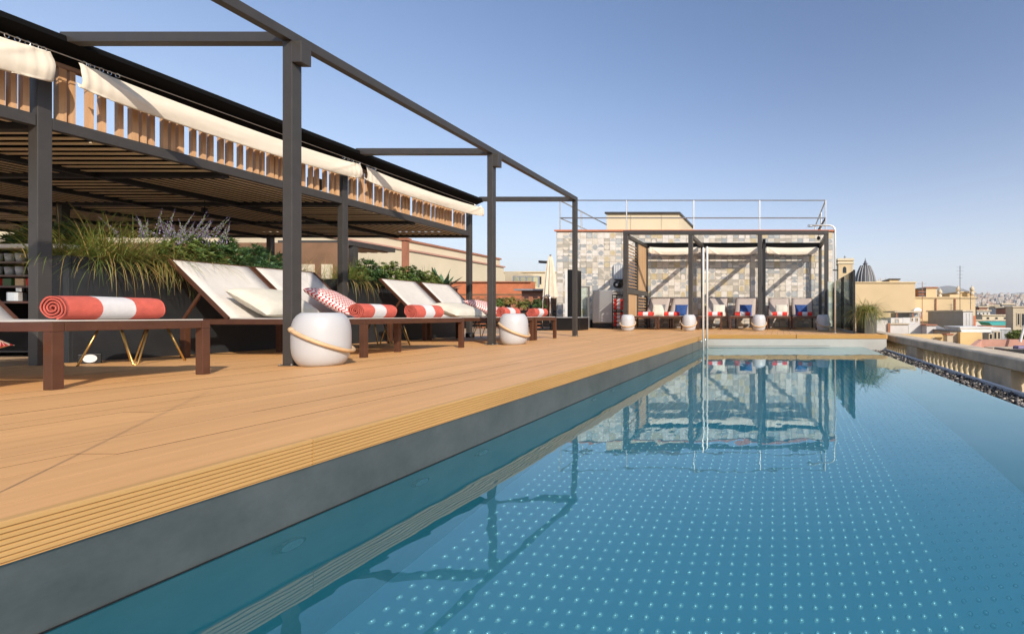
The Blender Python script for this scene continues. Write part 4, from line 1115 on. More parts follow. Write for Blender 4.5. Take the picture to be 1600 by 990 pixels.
for (xx, yy, lab) in ((-6.16, 4.03, 'small white deck spotlight at the foot of the lounge post'), (-5.98, 8.72, 'small white deck spotlight left of the second lantern')):
    t = thing('deck_spotlight', lab, 'spotlight', (xx, yy, 0), R(57), 'deck spotlights at the lounge posts')
    MB().box(-.06, .06, -.05, .05, 0, .085).obj('housing', 'black_plastic', t, bevel=.006); MB().tube([(0, -.052, .045), (0, -.062, .045)], .036, 16).obj('lens', 'white_metal', t)
# bar station
bs = thing('service_station', 'black service station with shelves of cups at the left edge', 'sideboard', (-8.2, 4.7, 0)); of = (-8.2, 4.7, 0)
bx0, bx1, by = -9.4, PX(100, 4.7), 4.7; ztop = PZ(381, 4.7)
lb(MB().box(bx0, bx1, by, by+.5, ztop-.04, ztop), 'counter', 'white_metal', bs, of); lb(MB().box(bx0, bx1, by+.46, by+.5, 0, ztop-.041), 'back_panel', 'black_plastic', bs, of)
for xx in (bx0, -8.35, bx1-.03): lb(MB().box(xx, xx+.03, by+.002, by+.459, 0, ztop-.041), 'side_panel', 'black_plastic', bs, of)
shz = [PZ(408, 4.7), PZ(429, 4.7)-.0, PZ(446, 4.7), PZ(470.5, 4.7), .06]
for z_ in shz:
    for a, b_ in ((bx0+.031, -8.351), (-8.319, bx1-.031)): lb(MB().box(a, b_, by+.01, by+.458, z_-.02, z_), 'shelf', 'brown_metal' if z_ > .5 else 'black_plastic', bs, of)
cup = MB().lathe([(.026, 0), (.034, .09), (.030, .09), (.024, .008)], n=12).mesh('cup', 'lantern_white', True)
k = 0
for zi_, z_ in enumerate(shz[:2]):
    for xi in range(9):
        for yi in range(1):
            xx = -8.27+xi*.083
            if xx > bx1-.05: continue
            for lv in range(1):
                o = bpy.data.objects.new('cup', cup); COL.objects.link(o); o.location = (xx, by+.07+.03*((xi*7) % 3), z_+.0005); tag(o, 'white cup on the ' + ('top', 'second')[zi_] + ' shelf of the black service station, ' + ORD[xi] + ' from the left', 'cup', 'cups stacked on the service station')
rb = MB().box(-.045, .045, -.05, .05, 0, .075)
rbm = [rb.mesh('red_box', m_) for m_ in ('red_towel', 'ash_wood', 'leaf_dark')]
for i, xx in enumerate((-8.22, -8.1, -7.97, -7.85, -7.72, -7.6, -7.47)):
    o = bpy.data.objects.new('tea_box', rbm[(i*5) % 3]); COL.objects.link(o); o.location = (xx, by+.08, shz[2]+.0005); tag(o, ('coral', 'wood coloured', 'dark green')[(i*5) % 3] + ' tea packet on the third station shelf, ' + ORD[i] + ' from the left', 'packet', 'small packets on the service station')
ur = thing('drinks_urn', 'polished steel urn on the lower shelf of the service station', 'urn', (PX(25, 4.8), by+.14, shz[3]+.001), 0)
MB().lathe([(.085, 0), (.09, .005), (.09, .095), (.08, .105)], n=24).obj('body', 'chrome', ur, smooth=False); MB().lathe([(.04, .1055), (.042, .145), (.02, .15)], n=20).obj('lid', 'chrome', ur)
plant('rosette_shrub', 'dark leafy shrub above the service station at the left edge', 'shrub', [('foliage', rosettes(170, -8.5, 5.3, 1.12, .5, .25, .35, .13, .02, 55, 20), ['leaf_dark', 'leaf_mid'])], 'leafy shrubs in the planters')
planter('charcoal planter behind the service station', -9.3, -7.5, 5.21, 5.6, 1.14, 'planter_charcoal', 'charcoal planters behind the left loungers')
# dark low cabinets further inside the lounge
for i, (a, b_, y0, lab) in enumerate(((-12.5, -8.2, 8.2, 'long dark sofa back inside the shaded lounge'), (-14, -9, 10.2, 'second long dark sofa back deeper in the lounge'))):
    t = thing('lounge_sofa', lab, 'sofa', ((a+b_)/2, y0, 0), 0, 'dark sofas in the lounge'); w_ = (b_-a)/2
    MB().box(-w_, w_, 0, .8, .12, .42).obj('seat', 'planter_charcoal', t, bevel=.03); MB().box(-w_, w_, .801, .98, .12, .85).obj('backrest', 'planter_charcoal', t, bevel=.03)
    for sx_ in (-w_+.05, w_-.1): MB().box(sx_, sx_+.05, .1, .15, 0, .119).obj('leg', 'black_plastic', t)

# ================================================================== TERRACE AND BUILDINGS BEYOND, LEFT
def bld(name, label, cat, x0, x1, yt, yb, Y, d, m_, trim=None, wins=(), group=None, zb=None, roof=None):
    X0, X1 = PX(x0, Y), PX(x1, Y); zt = PZ(yt, Y); z0 = PZ(yb, Y) if zb is None else zb
    t = thing(name, label, cat, (X0, Y, z0), group=group); q = MB().box(0, X1-X0, 0, d, 0, zt-z0).obj('wall', m_, t)
    if trim:
        e = .012*Y*.2; MB().box(-e, X1-X0+e, -e, d+e, zt-z0+.001, zt-z0+.012*Y*.22).obj('roof_edge', trim, t)
    for (a, b_, c_, e_, wm) in wins:
        xa, xb, za, zb_ = PX(a, Y)-X0, PX(b_, Y)-X0, PZ(e_, Y)-z0, PZ(c_, Y)-z0; fr = MB(); k = max(.04, (xb-xa)*.12)
        fr.box(xa-k, xb+k, -.03, -.001, za-k, za).box(xa-k, xb+k, -.03, -.001, zb_, zb_+k).box(xa-k, xa, -.03, -.001, za, zb_).box(xb, xb+k, -.03, -.001, za, zb_)
        w_ = fr.obj('window', 'beige_render', t); MB().box(xa+.001, xb-.001, -.012, -.001, za+.001, zb_-.001).obj('pane', wm, w_)
    return t
# brown partition with pale panels behind the lounge
bw = thing('brown_partition', 'brown wall with pale door panels at the back of the lounge', 'wall', (-20, 12, 0)); of = (-20, 12, 0)
lb(MB().box(-28, PX(533, 12), 12, 12.2, 0, PZ(379, 12)), 'wall', 'brown_wall', bw, of)
for a, b_ in ((473, 492), (505, 520)): lb(MB().box(PX(a, 12), PX(b_, 12), 11.95, 11.998, .3, PZ(413, 12)), 'door_panel', 'cream_render_pale', bw, of)
# second small flat canopy and posts
ca = thing('flat_canopy', 'small flat grey canopy on a grey post beyond the lounge roof', 'canopy', (PX(546, 13), 13, 0)); of = (PX(546, 13), 13, 0); zc_ = PZ(384, 13)
lb(MB().box(PX(440, 13), PX(553, 13), 12.9, 14.4, zc_, zc_+.14), 'roof', 'graphite_paint', ca, of); lb(MB().box(PX(543, 13), PX(552, 13), 13, 13.15, 0, zc_-.001), 'post', 'graphite_paint', ca, of)
for k in range(6): lb(MB().box(PX(446+k*18, 13), PX(455+k*18, 13), 12.95, 14.3, zc_-.03, zc_-.001), 'batten', 'slat_wood', ca, of)
for k, xx in enumerate((583, 590, 616)): pass
rp = thing('red_column', 'slim red brown column with a capital rising behind the shrubs', 'column', (PX(633.5, 13), 13, 0)); MB().box(-.06, .06, -.06, .06, 0, PZ(376, 13)).obj('shaft', 'terracotta_dull', rp); MB().box(-.1, .1, -.1, .1, PZ(376, 13)+.001, PZ(372, 13)).obj('capital', 'terracotta_dull', rp)
# big cream building receding (wall facing +X)
cX = -25.0; sl_ = .2
bb = thing('cream_apartment_block', 'long cream building with stepped upper storey beyond the lounge pergola', 'building', (cX, 30, GZ)); of = (cX, 30, GZ)
Ye = -cX*F/(CX-787); Yn = 14.0
lb(MB().box(cX-18, cX, 20.5, Ye, GZ, HC+.2*25*.86), 'lower_storeys', 'cream_render_pale', bb, of)
lb(MB().box(cX-16, cX-.35, 20.5, Ye-.01, HC+.2*25*.86+.001, HC+.2*25), 'upper_storey', 'cream_render_pale', bb, of)
lb(MB().box(cX-.36, cX+.1, 20.4, Ye+.1, HC+.2*25*.86+.002, HC+.2*25*.86+.12), 'string_course', 'pink_render', bb, of)
lb(MB().box(cX-16.1, cX-.25, 20.4, Ye+.1, HC+.2*25+.001, HC+.2*25+.14), 'roof_edge', 'terracotta_dull', bb, of)
for k in range(3): lb(MB().box(cX-.002, cX+.03, 34+2.4*k, 34.8+2.4*k, 1.0, 2.2), 'window', 'window_dark', bb, of)
# antennas on it
for (a_, y_, lab) in ((590, 375, 'thin roof aerial left of the red column'), (618, 380, 'thin roof aerial right above the red column')):
    pass
bld('cream_low_building', 'low cream building with a roof terrace left of the closed parasol', 'building', 786, 900, 426, 500, 50, 12, 'cream_render_pale', 'cream_render', [(826, 829, 431, 441, 'window_dark'), (843, 846, 432, 444, 'window_dark')], zb=GZ)
bld('cream_stair_tower', 'narrow fluted cream stair tower right of the long cream building', 'building', 789, 800, 424, 500, 46, 4, 'beige_render', None, (), zb=GZ)
gl = thing('glass_balcony', 'glazed steel balcony rail on the low cream building', 'railing', (PX(803, 44), 44, 0)); 
for k in range(5): xx = PX(801+k*9.8, 44)-PX(803, 44); MB().box(xx, xx+.12, 0, .12, PZ(449, 44), PZ(431, 44)).obj('post', 'galv', gl)
MB().box(0, PX(840, 44)-PX(803, 44), .02, .1, PZ(431, 44)-.1, PZ(431, 44)).obj('top_rail', 'galv', gl)
for k in range(4): xx = PX(801+k*9.8, 44)-PX(803, 44); MB().box(xx+.14, xx+.58, .04, .07, PZ(448, 44), PZ(433, 44)).obj('pane', 'screen_glass', gl)
# orange parapets and terrace
op = thing('orange_parapet', 'bright orange rendered terrace wall behind the left loungers', 'wall', (PX(735, 24), 24, 0)); of = (PX(735, 24), 24, 0)
lb(MB().box(PX(700, 24), PX(830, 24), 24, 24.4, -3, PZ(441, 24)), 'wall', 'terracotta', op, of); lb(MB().box(PX(700, 24), PX(830, 24), 23.9, 24.5, PZ(441, 24)+.001, PZ(439.5, 24)), 'coping', 'terracotta_dull', op, of)
lb(MB().box(PX(640, 22), PX(835, 22), 22, 22.15, PZ(461.5, 22), PZ(459, 22)), 'ledge', 'brown_wall', op, of)
pc = thing('pink_parapet', 'dull pink terrace wall with slab top left of the parasol', 'wall', (PX(812, 18), 18, 0)); of = (PX(812, 18), 18, 0)
lb(MB().box(PX(815, 18), PX(872, 18), 18, 18.3, -1.5, PZ(454.5, 18)), 'wall', 'pink_render', pc, of); lb(MB().box(PX(812, 18), PX(873, 18), 17.6, 18.5, PZ(454.5, 18)+.001, PZ(452, 18)), 'slab', 'galv', pc, of)
lb(MB().box(PX(735, 17), PX(872, 17), 17, 17.2, -1.5, PZ(466, 17)), 'lower_wall', 'brown_wall', pc, of)
for k in range(9): lb(MB().box(PX(742+k*14, 16.8), PX(744.5+k*14, 16.8), 16.8, 16.99, 0, PZ(463, 16.8)), 'pillar', 'terracotta_dull', pc, of)
df = thing('dark_trellis_fence', 'dark slatted fence along the terrace behind the left loungers', 'fence', (PX(735, 14.5), 14.5, 0)); of = (PX(735, 14.5), 14.5, 0)
for k in range(5): lb(MB().box(PX(680, 14.5), PX(868, 14.5), 14.5, 14.53, .05+k*.11, .14+k*.11), 'board', 'black_plastic', df, of)
for k in range(6): lb(MB().box(PX(690+k*34, 14.5), PX(693+k*34, 14.5), 14.54, 14.6, 0, .75), 'post', 'black_plastic', df, of)
for i, (px_, py_, r_, ms, lab) in enumerate(((752, 478, .24, ['leaf_lime', 'leaf_mid'], 'lime shrub in the terrace left of the second lantern post'), (783, 474, .24, ['leaf_mid', 'leaf_lime'], 'round green bush just right of the second tall post'), (797, 470, .2, ['grass_straw', 'leaf_lime'], 'yellow flowering bush on the terrace'),
        (818, 476, .25, ['leaf_lime', 'grass_straw'], 'olive bush in a terracotta trough'), (840, 477, .28, ['leaf_dark', 'leaf_mid'], 'dark round bush left of the closed parasol'))):
    X, Y, Z = P(px_, py_, 15.6); plant('terrace_bush', lab, 'bush', [('foliage', rosettes(110, X, Y, Z-.08, r_, r_, r_*1.1, .07, .03, 70+i, 10), ms), ('stem', MB().tube([(X, Y, 0), (X, Y, Z)], .02, 6), ['brown_wall'])], 'bushes on the lower terrace')
    tq = MB().lathe([(.13, 0), (.19, .3), (.2, .32), (.17, .32)], n=14); tag(tq.obj('terracotta_pot', 'terracotta', loc=(X, Y, .0)), 'terracotta pot under the '+lab, 'pot', 'terracotta pots on the lower terrace')

# ================================================================== CITY TO THE RIGHT
WD = 'window_dark'
bld('cream_block', 'large windowless cream building below the slate dome', 'building', 1322, 1430, 442, 600, 30, 9, 'cream_render', 'cream_render', zb=GZ)
bld('roof_hut', 'small flat topped cream hut on the large cream building', 'building', 1390, 1405, 437, 442.5, 30.4, 2, 'cream_render', 'graphite_paint', zb=PZ(441.4, 30))
bld('cream_block_step', 'lower cream building stepping right of the large cream one', 'building', 1425, 1524, 465.5, 600, 31, 8, 'cream_render', 'cream_render', zb=GZ)
t = bld('chimney_house', 'cream chimney house on the stepped building, its louvred side painted in shade', 'chimney', 1447, 1464, 450, 466, 31.5, 1.6, 'cream_render', 'terracotta_dull', zb=PZ(464.5, 31))
t = bld('shaded_chimney_side', 'louvred left side of the cream chimney house, its shade painted brown', 'chimney', 1435, 1446.8, 452, 466, 31.6, 1.4, 'terracotta_dull', 'graphite_paint', zb=PZ(464.5, 31))  # left side of the chimney house, its shade put into the brown
for k in range(3): MB().box(-.05, PX(1446.8, 31.6)-PX(1435, 31.6)-.02, -.06, -.01, .12+k*.2, .2+k*.2).obj('louvre', 'graphite_paint', t)
t = bld('pinnacled_building', 'ornate cream building with ball finials and a window, left of the far city', 'building', 1501, 1522, 457, 600, 34, 8, 'yellow_render', 'cream_render', [(1503, 1513, 473, 485, WD)], zb=GZ)
for k in range(5): pass
fz = MB()
for xx in (1459+8, 1495.5, 1517):
    X = PX(xx, 33.8); z = PZ(461 if xx < 1480 else 457, 33.8)
    f_ = thing('finial', {1467: 'leftmost stone ball finial on the cream parapet', 1495.5: 'middle stone ball finial on the cream parapet', 1517: 'right stone ball finial above the window of the ornate building'}[xx], 'finial', (X, 33.6, z), group='stone ball finials on the cream parapet')
    MB().lathe([(.16, -.2), (.16, .0), (.09, .03), (.07, .07), (.14, .12), (.18, .23), (.15, .34), (.06, .42), (.02, .54)], n=12).obj('stone_ball', 'stone_coping', f_, smooth=True)
bld('pipe_wall', 'slim cream wall with a rusty downpipe right of the stepped building', 'wall', 1484, 1501, 460, 600, 32.6, 3, 'cream_render', None, zb=GZ)
for (xx, yt, yb, Y, lab) in ((1463, 466, 522, 30.9, 'thin dark downpipe left of the roof box'), (1493, 466, 486, 30.9, 'thin dark downpipe above the roof box'), (1425.5, 466, 500, 30.9, 'thin dull red brown downpipe at the step of the cream building')):
    tag(MB().box(PX(xx, Y)-.03, PX(xx, Y)+.03, Y, Y+.05, PZ(yb, Y), PZ(yt, Y)).obj('downpipe', 'terracotta_dull'), lab, 'pipe', 'downpipes on the cream buildings')
# roof box: shade of the left side painted grey, white front
t = thing('roof_box', 'box shaped roof hut with shade painted grey on its left side and a white front', 'building', (PX(1505, 26), 26, PZ(540, 26))); X0 = PX(1505, 26); X1 = PX(1520.5, 26); z0 = PZ(540, 26); z1 = PZ(486.5, 26)
q = MB(); dx = PX(1484, 26)-X0
q.add([(0, 0, 0), (X1-X0, 0, 0), (X1-X0, 4, 0), (dx*.92, 4, 0), (0, 0, z1-z0), (X1-X0, 0, z1-z0), (X1-X0, 4, z1-z0), (dx*.92, 4, z1-z0)], [(0, 1, 5, 4), (1, 2, 6, 5), (2, 3, 7, 6), (3, 0, 4, 7), (4, 5, 6, 7)], 0)
q.m[3] = 1; q.obj('wall', ['white_render', 'grey_metal_sheet'], t)
MB().add([(-.06, -.06, z1-z0+.002), (X1-X0+.08, -.06, z1-z0+.002), (X1-X0+.08, 4.1, z1-z0+.002), (dx*.92-.1, 4.1, z1-z0+.002), (-.06, -.06, z1-z0+.09), (X1-X0+.08, -.06, z1-z0+.09), (X1-X0+.08, 4.1, z1-z0+.09), (dx*.92-.1, 4.1, z1-z0+.09)], [(0, 1, 5, 4), (1, 2, 6, 5), (2, 3, 7, 6), (3, 0, 4, 7), (4, 5, 6, 7), (3, 2, 1, 0)]).obj('roof', 'stone_coping', t)
for k in range(3): MB().box(.18+k*.17, .19+k*.17, -.012, -.001, .1, z1-z0-.1).obj('panel_joint', 'grey_metal_sheet', t)
# white roof huts
bld('white_hut', 'white roof hut with two tiny windows under a flat roof', 'building', 1411, 1437, 496, 540, 25, 3, 'white_render', None, [(1424.5, 1426, 497.5, 501, WD), (1432, 1433.5, 497.5, 501, WD)])
bld('pale_upper_hut', 'pale grey upper storey of the white roof huts', 'building', 1405, 1438, 488.5, 497, 26, 2, 'grey_metal_sheet', None, [(1421, 1434, 490, 494.5, 'galv')], zb=PZ(505, 26))
cn = thing('flat_roof_canopy', 'thin flat roof on posts over the white roof huts', 'canopy', (PX(1396, 25.5), 25.5, 0)); W_ = PX(1440, 25.5)-PX(1396, 25.5)
MB().box(0, W_, -.3, 2.6, PZ(488, 25.5), PZ(485.6, 25.5)).obj('roof', 'beige_render', cn)
for xx in (.1, 1.0, W_-.12): MB().box(xx, xx+.05, -.25, -.2, PZ(498, 25.5), PZ(488, 25.5)-.001).obj('post', 'terracotta_dull', cn)
bld('white_hut_left', 'white roof hut with one small window at the left of the huts', 'building', 1392, 1410.5, 496.5, 540, 24.6, 3, 'white_render', None, [(1400, 1403.5, 499, 504, 'galv')])
bld('white_store', 'low white store with pale columns in front of the huts', 'building', 1390, 1419, 507, 560, 23.4, 2, 'white_render', 'beige_render')
bld('white_shed', 'plain white shed right of the white store', 'building', 1419.5, 1440, 506, 560, 23.8, 2.5, 'white_render', None)
bld('white_cube', 'low white cube with a red brown roof edge', 'building', 1448, 1462.5, 508.5, 560, 23, 2.2, 'white_render', 'terracotta_dull')
bld('white_corner_wall', 'plain white wall directly right of the grey planter', 'wall', 1370, 1387, 500, 700, 22.5, 1.2, 'white_render', None)
bld('dark_gap_wall', 'narrow brown wall between the white wall and the white store', 'wall', 1387.5, 1391, 505, 600, 22.4, 1, 'terracotta_dull', None)
bld('yellow_parapet', 'long yellow parapet wall below the white huts', 'wall', 1408, 1484, 522, 640, 21, .5, 'yellow_render', None, [(1458, 1459.5, 528, 532, WD)])
t = bld('grey_tent_roof', 'grey pyramid roof in front of the cream building', 'roof', 1462.5, 1484, 517, 560, 24.5, 3, 'grey_metal_sheet', None)
X0, X1 = 0, PX(1484, 24.5)-PX(1462.5, 24.5); zt = PZ(517, 24.5)-PZ(560, 24.5); za = PZ(506.5, 24.5)-PZ(560, 24.5)
MB().add([(X0-.05, -.05, zt), (X1+.05, -.05, zt), (X1+.05, 3, zt), (X0-.05, 3, zt), (X1*.42, 1.2, za)], [(0, 1, 4), (1, 2, 4), (2, 3, 4), (3, 0, 4)]).obj('roof_slope', 'grey_metal_sheet', t)
bld('yellow_house', 'yellow house end with a white roof strip', 'building', 1500.5, 1535, 519.5, 640, 20.5, 2.5, 'yellow_render', None, zb=None)
bld('white_roof_strip', 'long white roof kerb on the yellow house', 'roof', 1501, 1549, 512.5, 519, 21.2, 2.0, 'white_metal', 'white_metal')
bld('pink_house', 'dull beige house front with two dark openings left of the yellow house', 'building', 1484.5, 1500, 518, 640, 20.8, 2.5, 'beige_render', 'graphite_paint', [(1491.5, 1496, 534, 540, WD)])
bld('round_tank_house', 'short pale wall with a dark opening right of the yellow parapet', 'building', 1480, 1489, 523, 640, 20.2, .5, 'beige_render', 'terracotta_dull', [(1481.5, 1485, 534.5, 538, WD)])
t = bld('grey_conservatory', 'grey glazed rooftop conservatory with white frames', 'building', 1548, 1577, 514, 545, 22, 2.6, 'galv', 'white_metal', [(1546, 1549.5, 522, 529, WD), (1553, 1556.5, 519, 529, WD), (1559, 1562, 519, 529, WD)])
for k in range(8): MB().box(.55+k*.06*1.0, .565+k*.06, -.02, -.001, 0, PZ(514, 22)-PZ(545, 22)).obj('mullion', 'white_metal', t)
MB().box(-.45, .42, -.05, .9, PZ(517.5, 22)-PZ(545, 22), PZ(513.6, 22)-PZ(545, 22)).obj('awning', 'white_render', t)
# terracotta terrace walls
tw_ = thing('terracotta_terrace', 'terracotta coloured terrace walls in the right foreground of the city', 'wall', (PX(1520, 17), 17, 0)); of = (PX(1520, 17), 17, 0)
lb(MB().box(PX(1533, 18), PX(1700, 18), 18, 18.3, -8, PZ(530.5, 18)), 'back_wall', 'pink_render', tw_, of)
q = MB(); a, b_ = (PX(1512, 15), 15), (PX(1534, 18), 18)
q.add([(a[0], a[1], -8), (b_[0], b_[1], -8), (b_[0], b_[1], PZ(531, 18)), (a[0], a[1], PZ(549, 15)), (a[0]-.2, a[1], -8), (b_[0]-.2, b_[1], -8), (b_[0]-.2, b_[1], PZ(531, 18)), (a[0]-.2, a[1], PZ(549, 15))], [(0, 1, 2, 3), (7, 6, 5, 4), (3, 2, 6, 7), (0, 3, 7, 4), (1, 5, 6, 2)])
lb(q, 'side_wall', 'pink_render', tw_, of)
lb(MB().box(PX(1552, 15.5), PX(1700, 15.5), 15.5, 16.2, -8, PZ(543.5, 15.5)), 'low_wall', 'beige_render', tw_, of)
lb(MB().box(PX(1500, 17), PX(1700, 17), 13, 18, -8, -2.1), 'terrace_slab', 'terracotta_dull', tw_, of)
af = thing('dark_sofa', 'black woven outdoor sofa on the lower terrace at the right edge', 'sofa', (PX(1577, 14), 14, PZ(556, 14)))
MB().box(0, 1.4, 0, .12, 0, PZ(545, 14)-PZ(556, 14)).obj('backrest', 'black_plastic', af, bevel=.01); MB().box(0, .12, .13, 1, 0, PZ(546, 14)-PZ(556, 14)).obj('armrest', 'black_plastic', af, bevel=.01); MB().box(.35, .8, .16, .5, .1, PZ(541, 14)-PZ(556, 14)).obj('seat_cushion', 'flower_mauve', af, bevel=.04)
MB().box(.2, .3, .05, .1, -6, 0).obj('leg', 'black_plastic', af)
bld('beige_building', 'beige building with tall dark windows at the right edge', 'building', 1583, 1640, 480, 560, 24, .8, 'beige_render', 'stone_coping', [(1589.5, 1592.5, 490, 507, WD), (1596, 1600, 490, 509, WD)], zb=GZ)
bld('brown_roof_building', 'brown roofed building left of the beige one', 'building', 1573, 1600, 482, 560, 60, 3, 'terracotta_dull', 'graphite_paint', zb=GZ)
bld('brick_terrace_wall', 'long brick coloured roof wall below the teal cover', 'wall', 1536, 1590, 508.5, 560, 34, 1, 'terracotta_dull', None, zb=GZ)
bld('white_terrace_wall', 'long white roof wall behind the teal cover', 'wall', 1524, 1586, 501, 560, 40, 1, 'white_render', 'stone_coping', zb=GZ)
bld('rust_chimneys', 'rusty red chimney stack right of the ornate building', 'chimney', 1513.5, 1520, 479, 500, 33.2, .6, 'terracotta', None, zb=GZ)
bld('orange_post_wall', 'thin orange wall edge right of the roof box', 'wall', 1520.8, 1524.5, 493, 560, 27, 1, 'terracotta', None)
te = thing('teal_cover', 'turquoise cover stretched over a roof terrace', 'cover', (PX(1545, 36), 36, PZ(508.5, 36))); W_ = PX(1580, 36)-PX(1545, 36)
MB().add([(0, 0, .25), (W_, 0, .3), (W_-.15, 0, 0), (.3, 0, 0), (0, 2, .3), (W_, 2, .35), (W_-.15, 2, 0), (.3, 2, 0)], [(0, 3, 2, 1), (0, 1, 5, 4), (4, 5, 6, 7), (1, 2, 6, 5), (0, 4, 7, 3), (3, 7, 6, 2)]).obj('cloth', 'teal_paint', te)
MB().box(.2, .26, .5, .56, -6, 0).box(W_-.3, W_-.24, .5, .56, -6, 0).obj('post', 'galv', te)
# white leaning mast right edge
X0, Y0, Z0 = P(1594, 534, 17.6); X1_, _, Z1_ = P(1601, 508, 17.6)
tag(MB().tube([(X0, 17.6, Z0), (X1_, 17.6, Z1_)], .05, 8).obj('leaning_pole', 'white_metal'), 'leaning white pole above the terracotta wall at the right edge', 'pole')
# hedge at right edge
plant('roof_hedge', 'sunlit green hedge on the terrace at the right edge', 'hedge', [('foliage', rosettes(260, PX(1592, 19.5), 19.5, PZ(527, 19.5), .55, .4, .28, .12, .05, 90, 10), ['leaf_lime', 'leaf_mid']), ('trough', MB().box(PX(1578, 19.5), PX(1608, 19.5), 19.2, 19.8, PZ(560, 19.5), PZ(528, 19.5)), ['terracotta_dull'])])
# mid distance individual blocks
rr = random.Random(17); mids = [('white flat roofed block beyond the ornate building', 1527, 1547, 486, 70, 'white_render'), ('cream block with grey top in the middle distance', 1543, 1560, 478, 110, 'cream_render_pale'),
        ('pale terracotta block in the middle distance', 1530, 1543, 480, 95, 'terracotta_dull'), ('long white rooftop at the right of the middle distance', 1556, 1580, 481, 100, 'white_render'), ('wide cream rooftop below the white blocks', 1535, 1580, 493, 60, 'cream_render_pale'),
        ('grey roofed block near the beige building', 1566, 1584, 476, 130, 'grey_metal_sheet')]
for lab, a, b_, yt, Y, m_ in mids:
    wn = []
    for k in range(3):
        xa = a+(b_-a)*(.15+.3*k); wn.append((xa, xa+(b_-a)*.08, yt+2.5, yt+5.5, WD))
    bld('city_block', lab, 'building', a, b_, yt, 560, Y, Y*.035, m_, 'stone_coping', wn, zb=GZ)
# aerials
for (xx, yt, yb, Y, lab) in ((1500, 415, 487, 28, 'tall thin television aerial above the cream building'), (1441, 440, 525, 23.9, 'thin red aerial mast among the white huts'), (1516.5, 455, 490, 30, 'thin rusty mast beside the ornate building')):
    t = thing('aerial', lab, 'aerial', (PX(xx, Y), Y, PZ(yb, Y)), group='television aerials on the roofs'); h_ = PZ(yt, Y)-PZ(yb, Y)
    MB().tube([(0, 0, 0), (0, 0, h_)], .018, 6).obj('mast', 'graphite_paint' if xx != 1441 else 'terracotta_dull', t)
    q = MB()
    for k in range(4): q.tube([(-.25+.03*k, 0, h_-.1-.22*k), (.25-.03*k, 0, h_-.1-.22*k)], .009, 5)
    q.obj('crossbar', 'galv', t)
X0, Y0, Z0 = P(1433, 484, 29.8)
ds = thing('satellite_dish', 'white satellite dish on the stepped cream building', 'satellite dish', (X0, Y0, Z0-.2)); MB().lathe([(.03, 0), (.2, .03), (.34, .1), (.35, .105), (.2, .05), (.03, .02)], n=18).obj('dish', 'white_metal', ds, smooth=True).rotation_euler = (R(75), 0, R(10)); MB().tube([(0, .05, -.5), (0, .05, 0)], .02, 6).obj('mount', 'galv', ds)
# bird
# slate dome
dm = thing('slate_dome', 'ribbed dark slate dome with a spiked lantern', 'dome', (PX(1352, 60), 60, PZ(443, 60))); rb_ = PX(1368, 60)-PX(1352, 60)
k = 60/F
pr = [(rb_*1.02, -20), (rb_*1.02, -.5*k)]+[(rb_*q, z*k) for q, z in ((1.0, 0), (.97, 5), (.91, 10), (.82, 15), (.70, 20), (.55, 25), (.46, 27.5))]
MB().lathe(pr, n=32).obj('shell', 'dome_slate', dm, smooth=True)
for j in range(16):
    a = 2*PI*(j+.5)/16; MB().tube([(rb_*q*1.01*cos(a), rb_*q*1.01*sin(a), z*k) for q, z in ((1.0, 0), (.97, 5), (.91, 10), (.82, 15), (.70, 20), (.55, 25), (.46, 27.5))], .07, 5).obj('rib', 'grey_metal_sheet', dm)
MB().lathe([(rb_*.50, 27*k), (rb_*.50, 28*k), (rb_*.22, 28.5*k), (rb_*.17, 30*k), (rb_*.26, 31*k), (rb_*.14, 32*k), (rb_*.12, 34*k), (rb_*.05, 36*k), (.02, 40*k)], n=16).obj('lantern_top', 'dome_slate', dm, smooth=True)
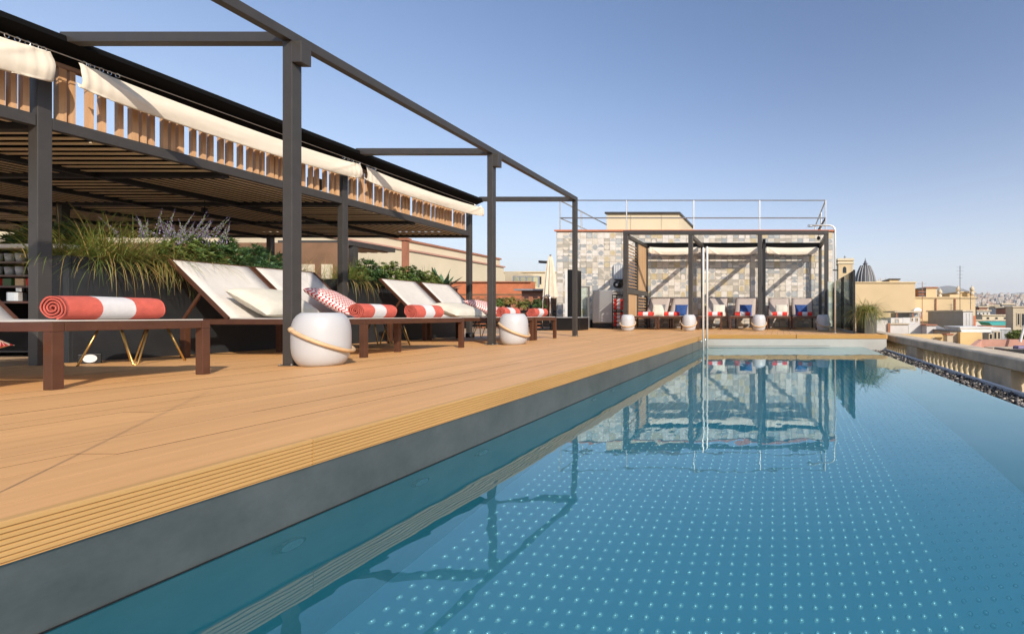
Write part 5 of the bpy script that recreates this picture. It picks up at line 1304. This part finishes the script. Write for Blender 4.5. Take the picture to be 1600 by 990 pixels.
# bell tower
bt = thing('bell_tower', 'square cream bell tower with arched opening', 'tower', (PX(1310, 70), 70, GZ)); k = 70/F; W_ = 23*k; zb_ = PZ(430, 70)-GZ; zt = PZ(407, 70)-GZ
MB().box(0, W_, 0, W_, 0, zt).obj('shaft', 'cream_render', bt)
MB().box(-.12, W_+.12, -.12, W_+.12, zt-.5, zt-.2).box(-.15, W_+.15, -.15, W_+.15, zt+.001, zt+.35).obj('cornice', 'cream_render_pale', bt)
for fx in (.42,):
    q = MB(); cx_, z_ = W_*fx, PZ(420, 70)-GZ; r_ = 2.8*k; q.box(cx_-r_, cx_+r_, -.03, -.002, PZ(426.5, 70)-GZ, z_); q.add([(cx_+r_*cos(PI*j/12), -.03, z_+r_*1.3*sin(PI*j/12)) for j in range(13)], [tuple(range(12, -1, -1))]); q.obj('arched_opening', 'window_dark', bt)
MB().box(W_*.85, W_*.95, -.03, -.002, PZ(424, 70)-GZ, PZ(414, 70)-GZ).obj('slit', 'beige_render', bt)
MB().tube([(W_/2, W_/2, zt), (W_/2, W_/2, zt+.9)], .05, 6).tube([(W_/2-.2, W_/2, zt+.65), (W_/2+.2, W_/2, zt+.65)], .04, 6).obj('cross', 'graphite_dark', bt)
# small parapet things beside the dome
bld('pinnacle_row', 'row of small pale chimney pots right of the dome', 'chimney', 1369, 1386, 439, 446, 44, .5, 'cream_render_pale', None, zb=PZ(450, 44))
for k_ in range(6):
    Xc = PX(1370+k_*2.8, 44)-PX(1369, 44); MB().box(Xc, Xc+.06, .1, .16, PZ(439, 44)-PZ(450, 44), PZ(439-(k_ % 3)*1.6-1.5, 44)-PZ(450, 44)).obj('pot', 'beige_render', bpy.data.objects['pinnacle_row'])

# ================================================================== HAZE
USE_HAZE = True
if USE_HAZE:
    m, t, b = _new('haze_air'); t.nodes.remove(b); pv = t.nodes.new('ShaderNodeVolumePrincipled')
    pv.inputs['Color'].default_value = (.86, .90, .96, 1); pv.inputs['Density'].default_value = .00019; pv.inputs['Anisotropy'].default_value = 0
    L(t, pv.outputs[0], t.nodes['Material Output'].inputs['Volume'])
    o = MB().box(-3650, 4150, -650, 5450, GZ-1.6, 330).obj('haze', 'haze_air'); tag(o, 'thin pale summer haze over the city', kind='stuff')
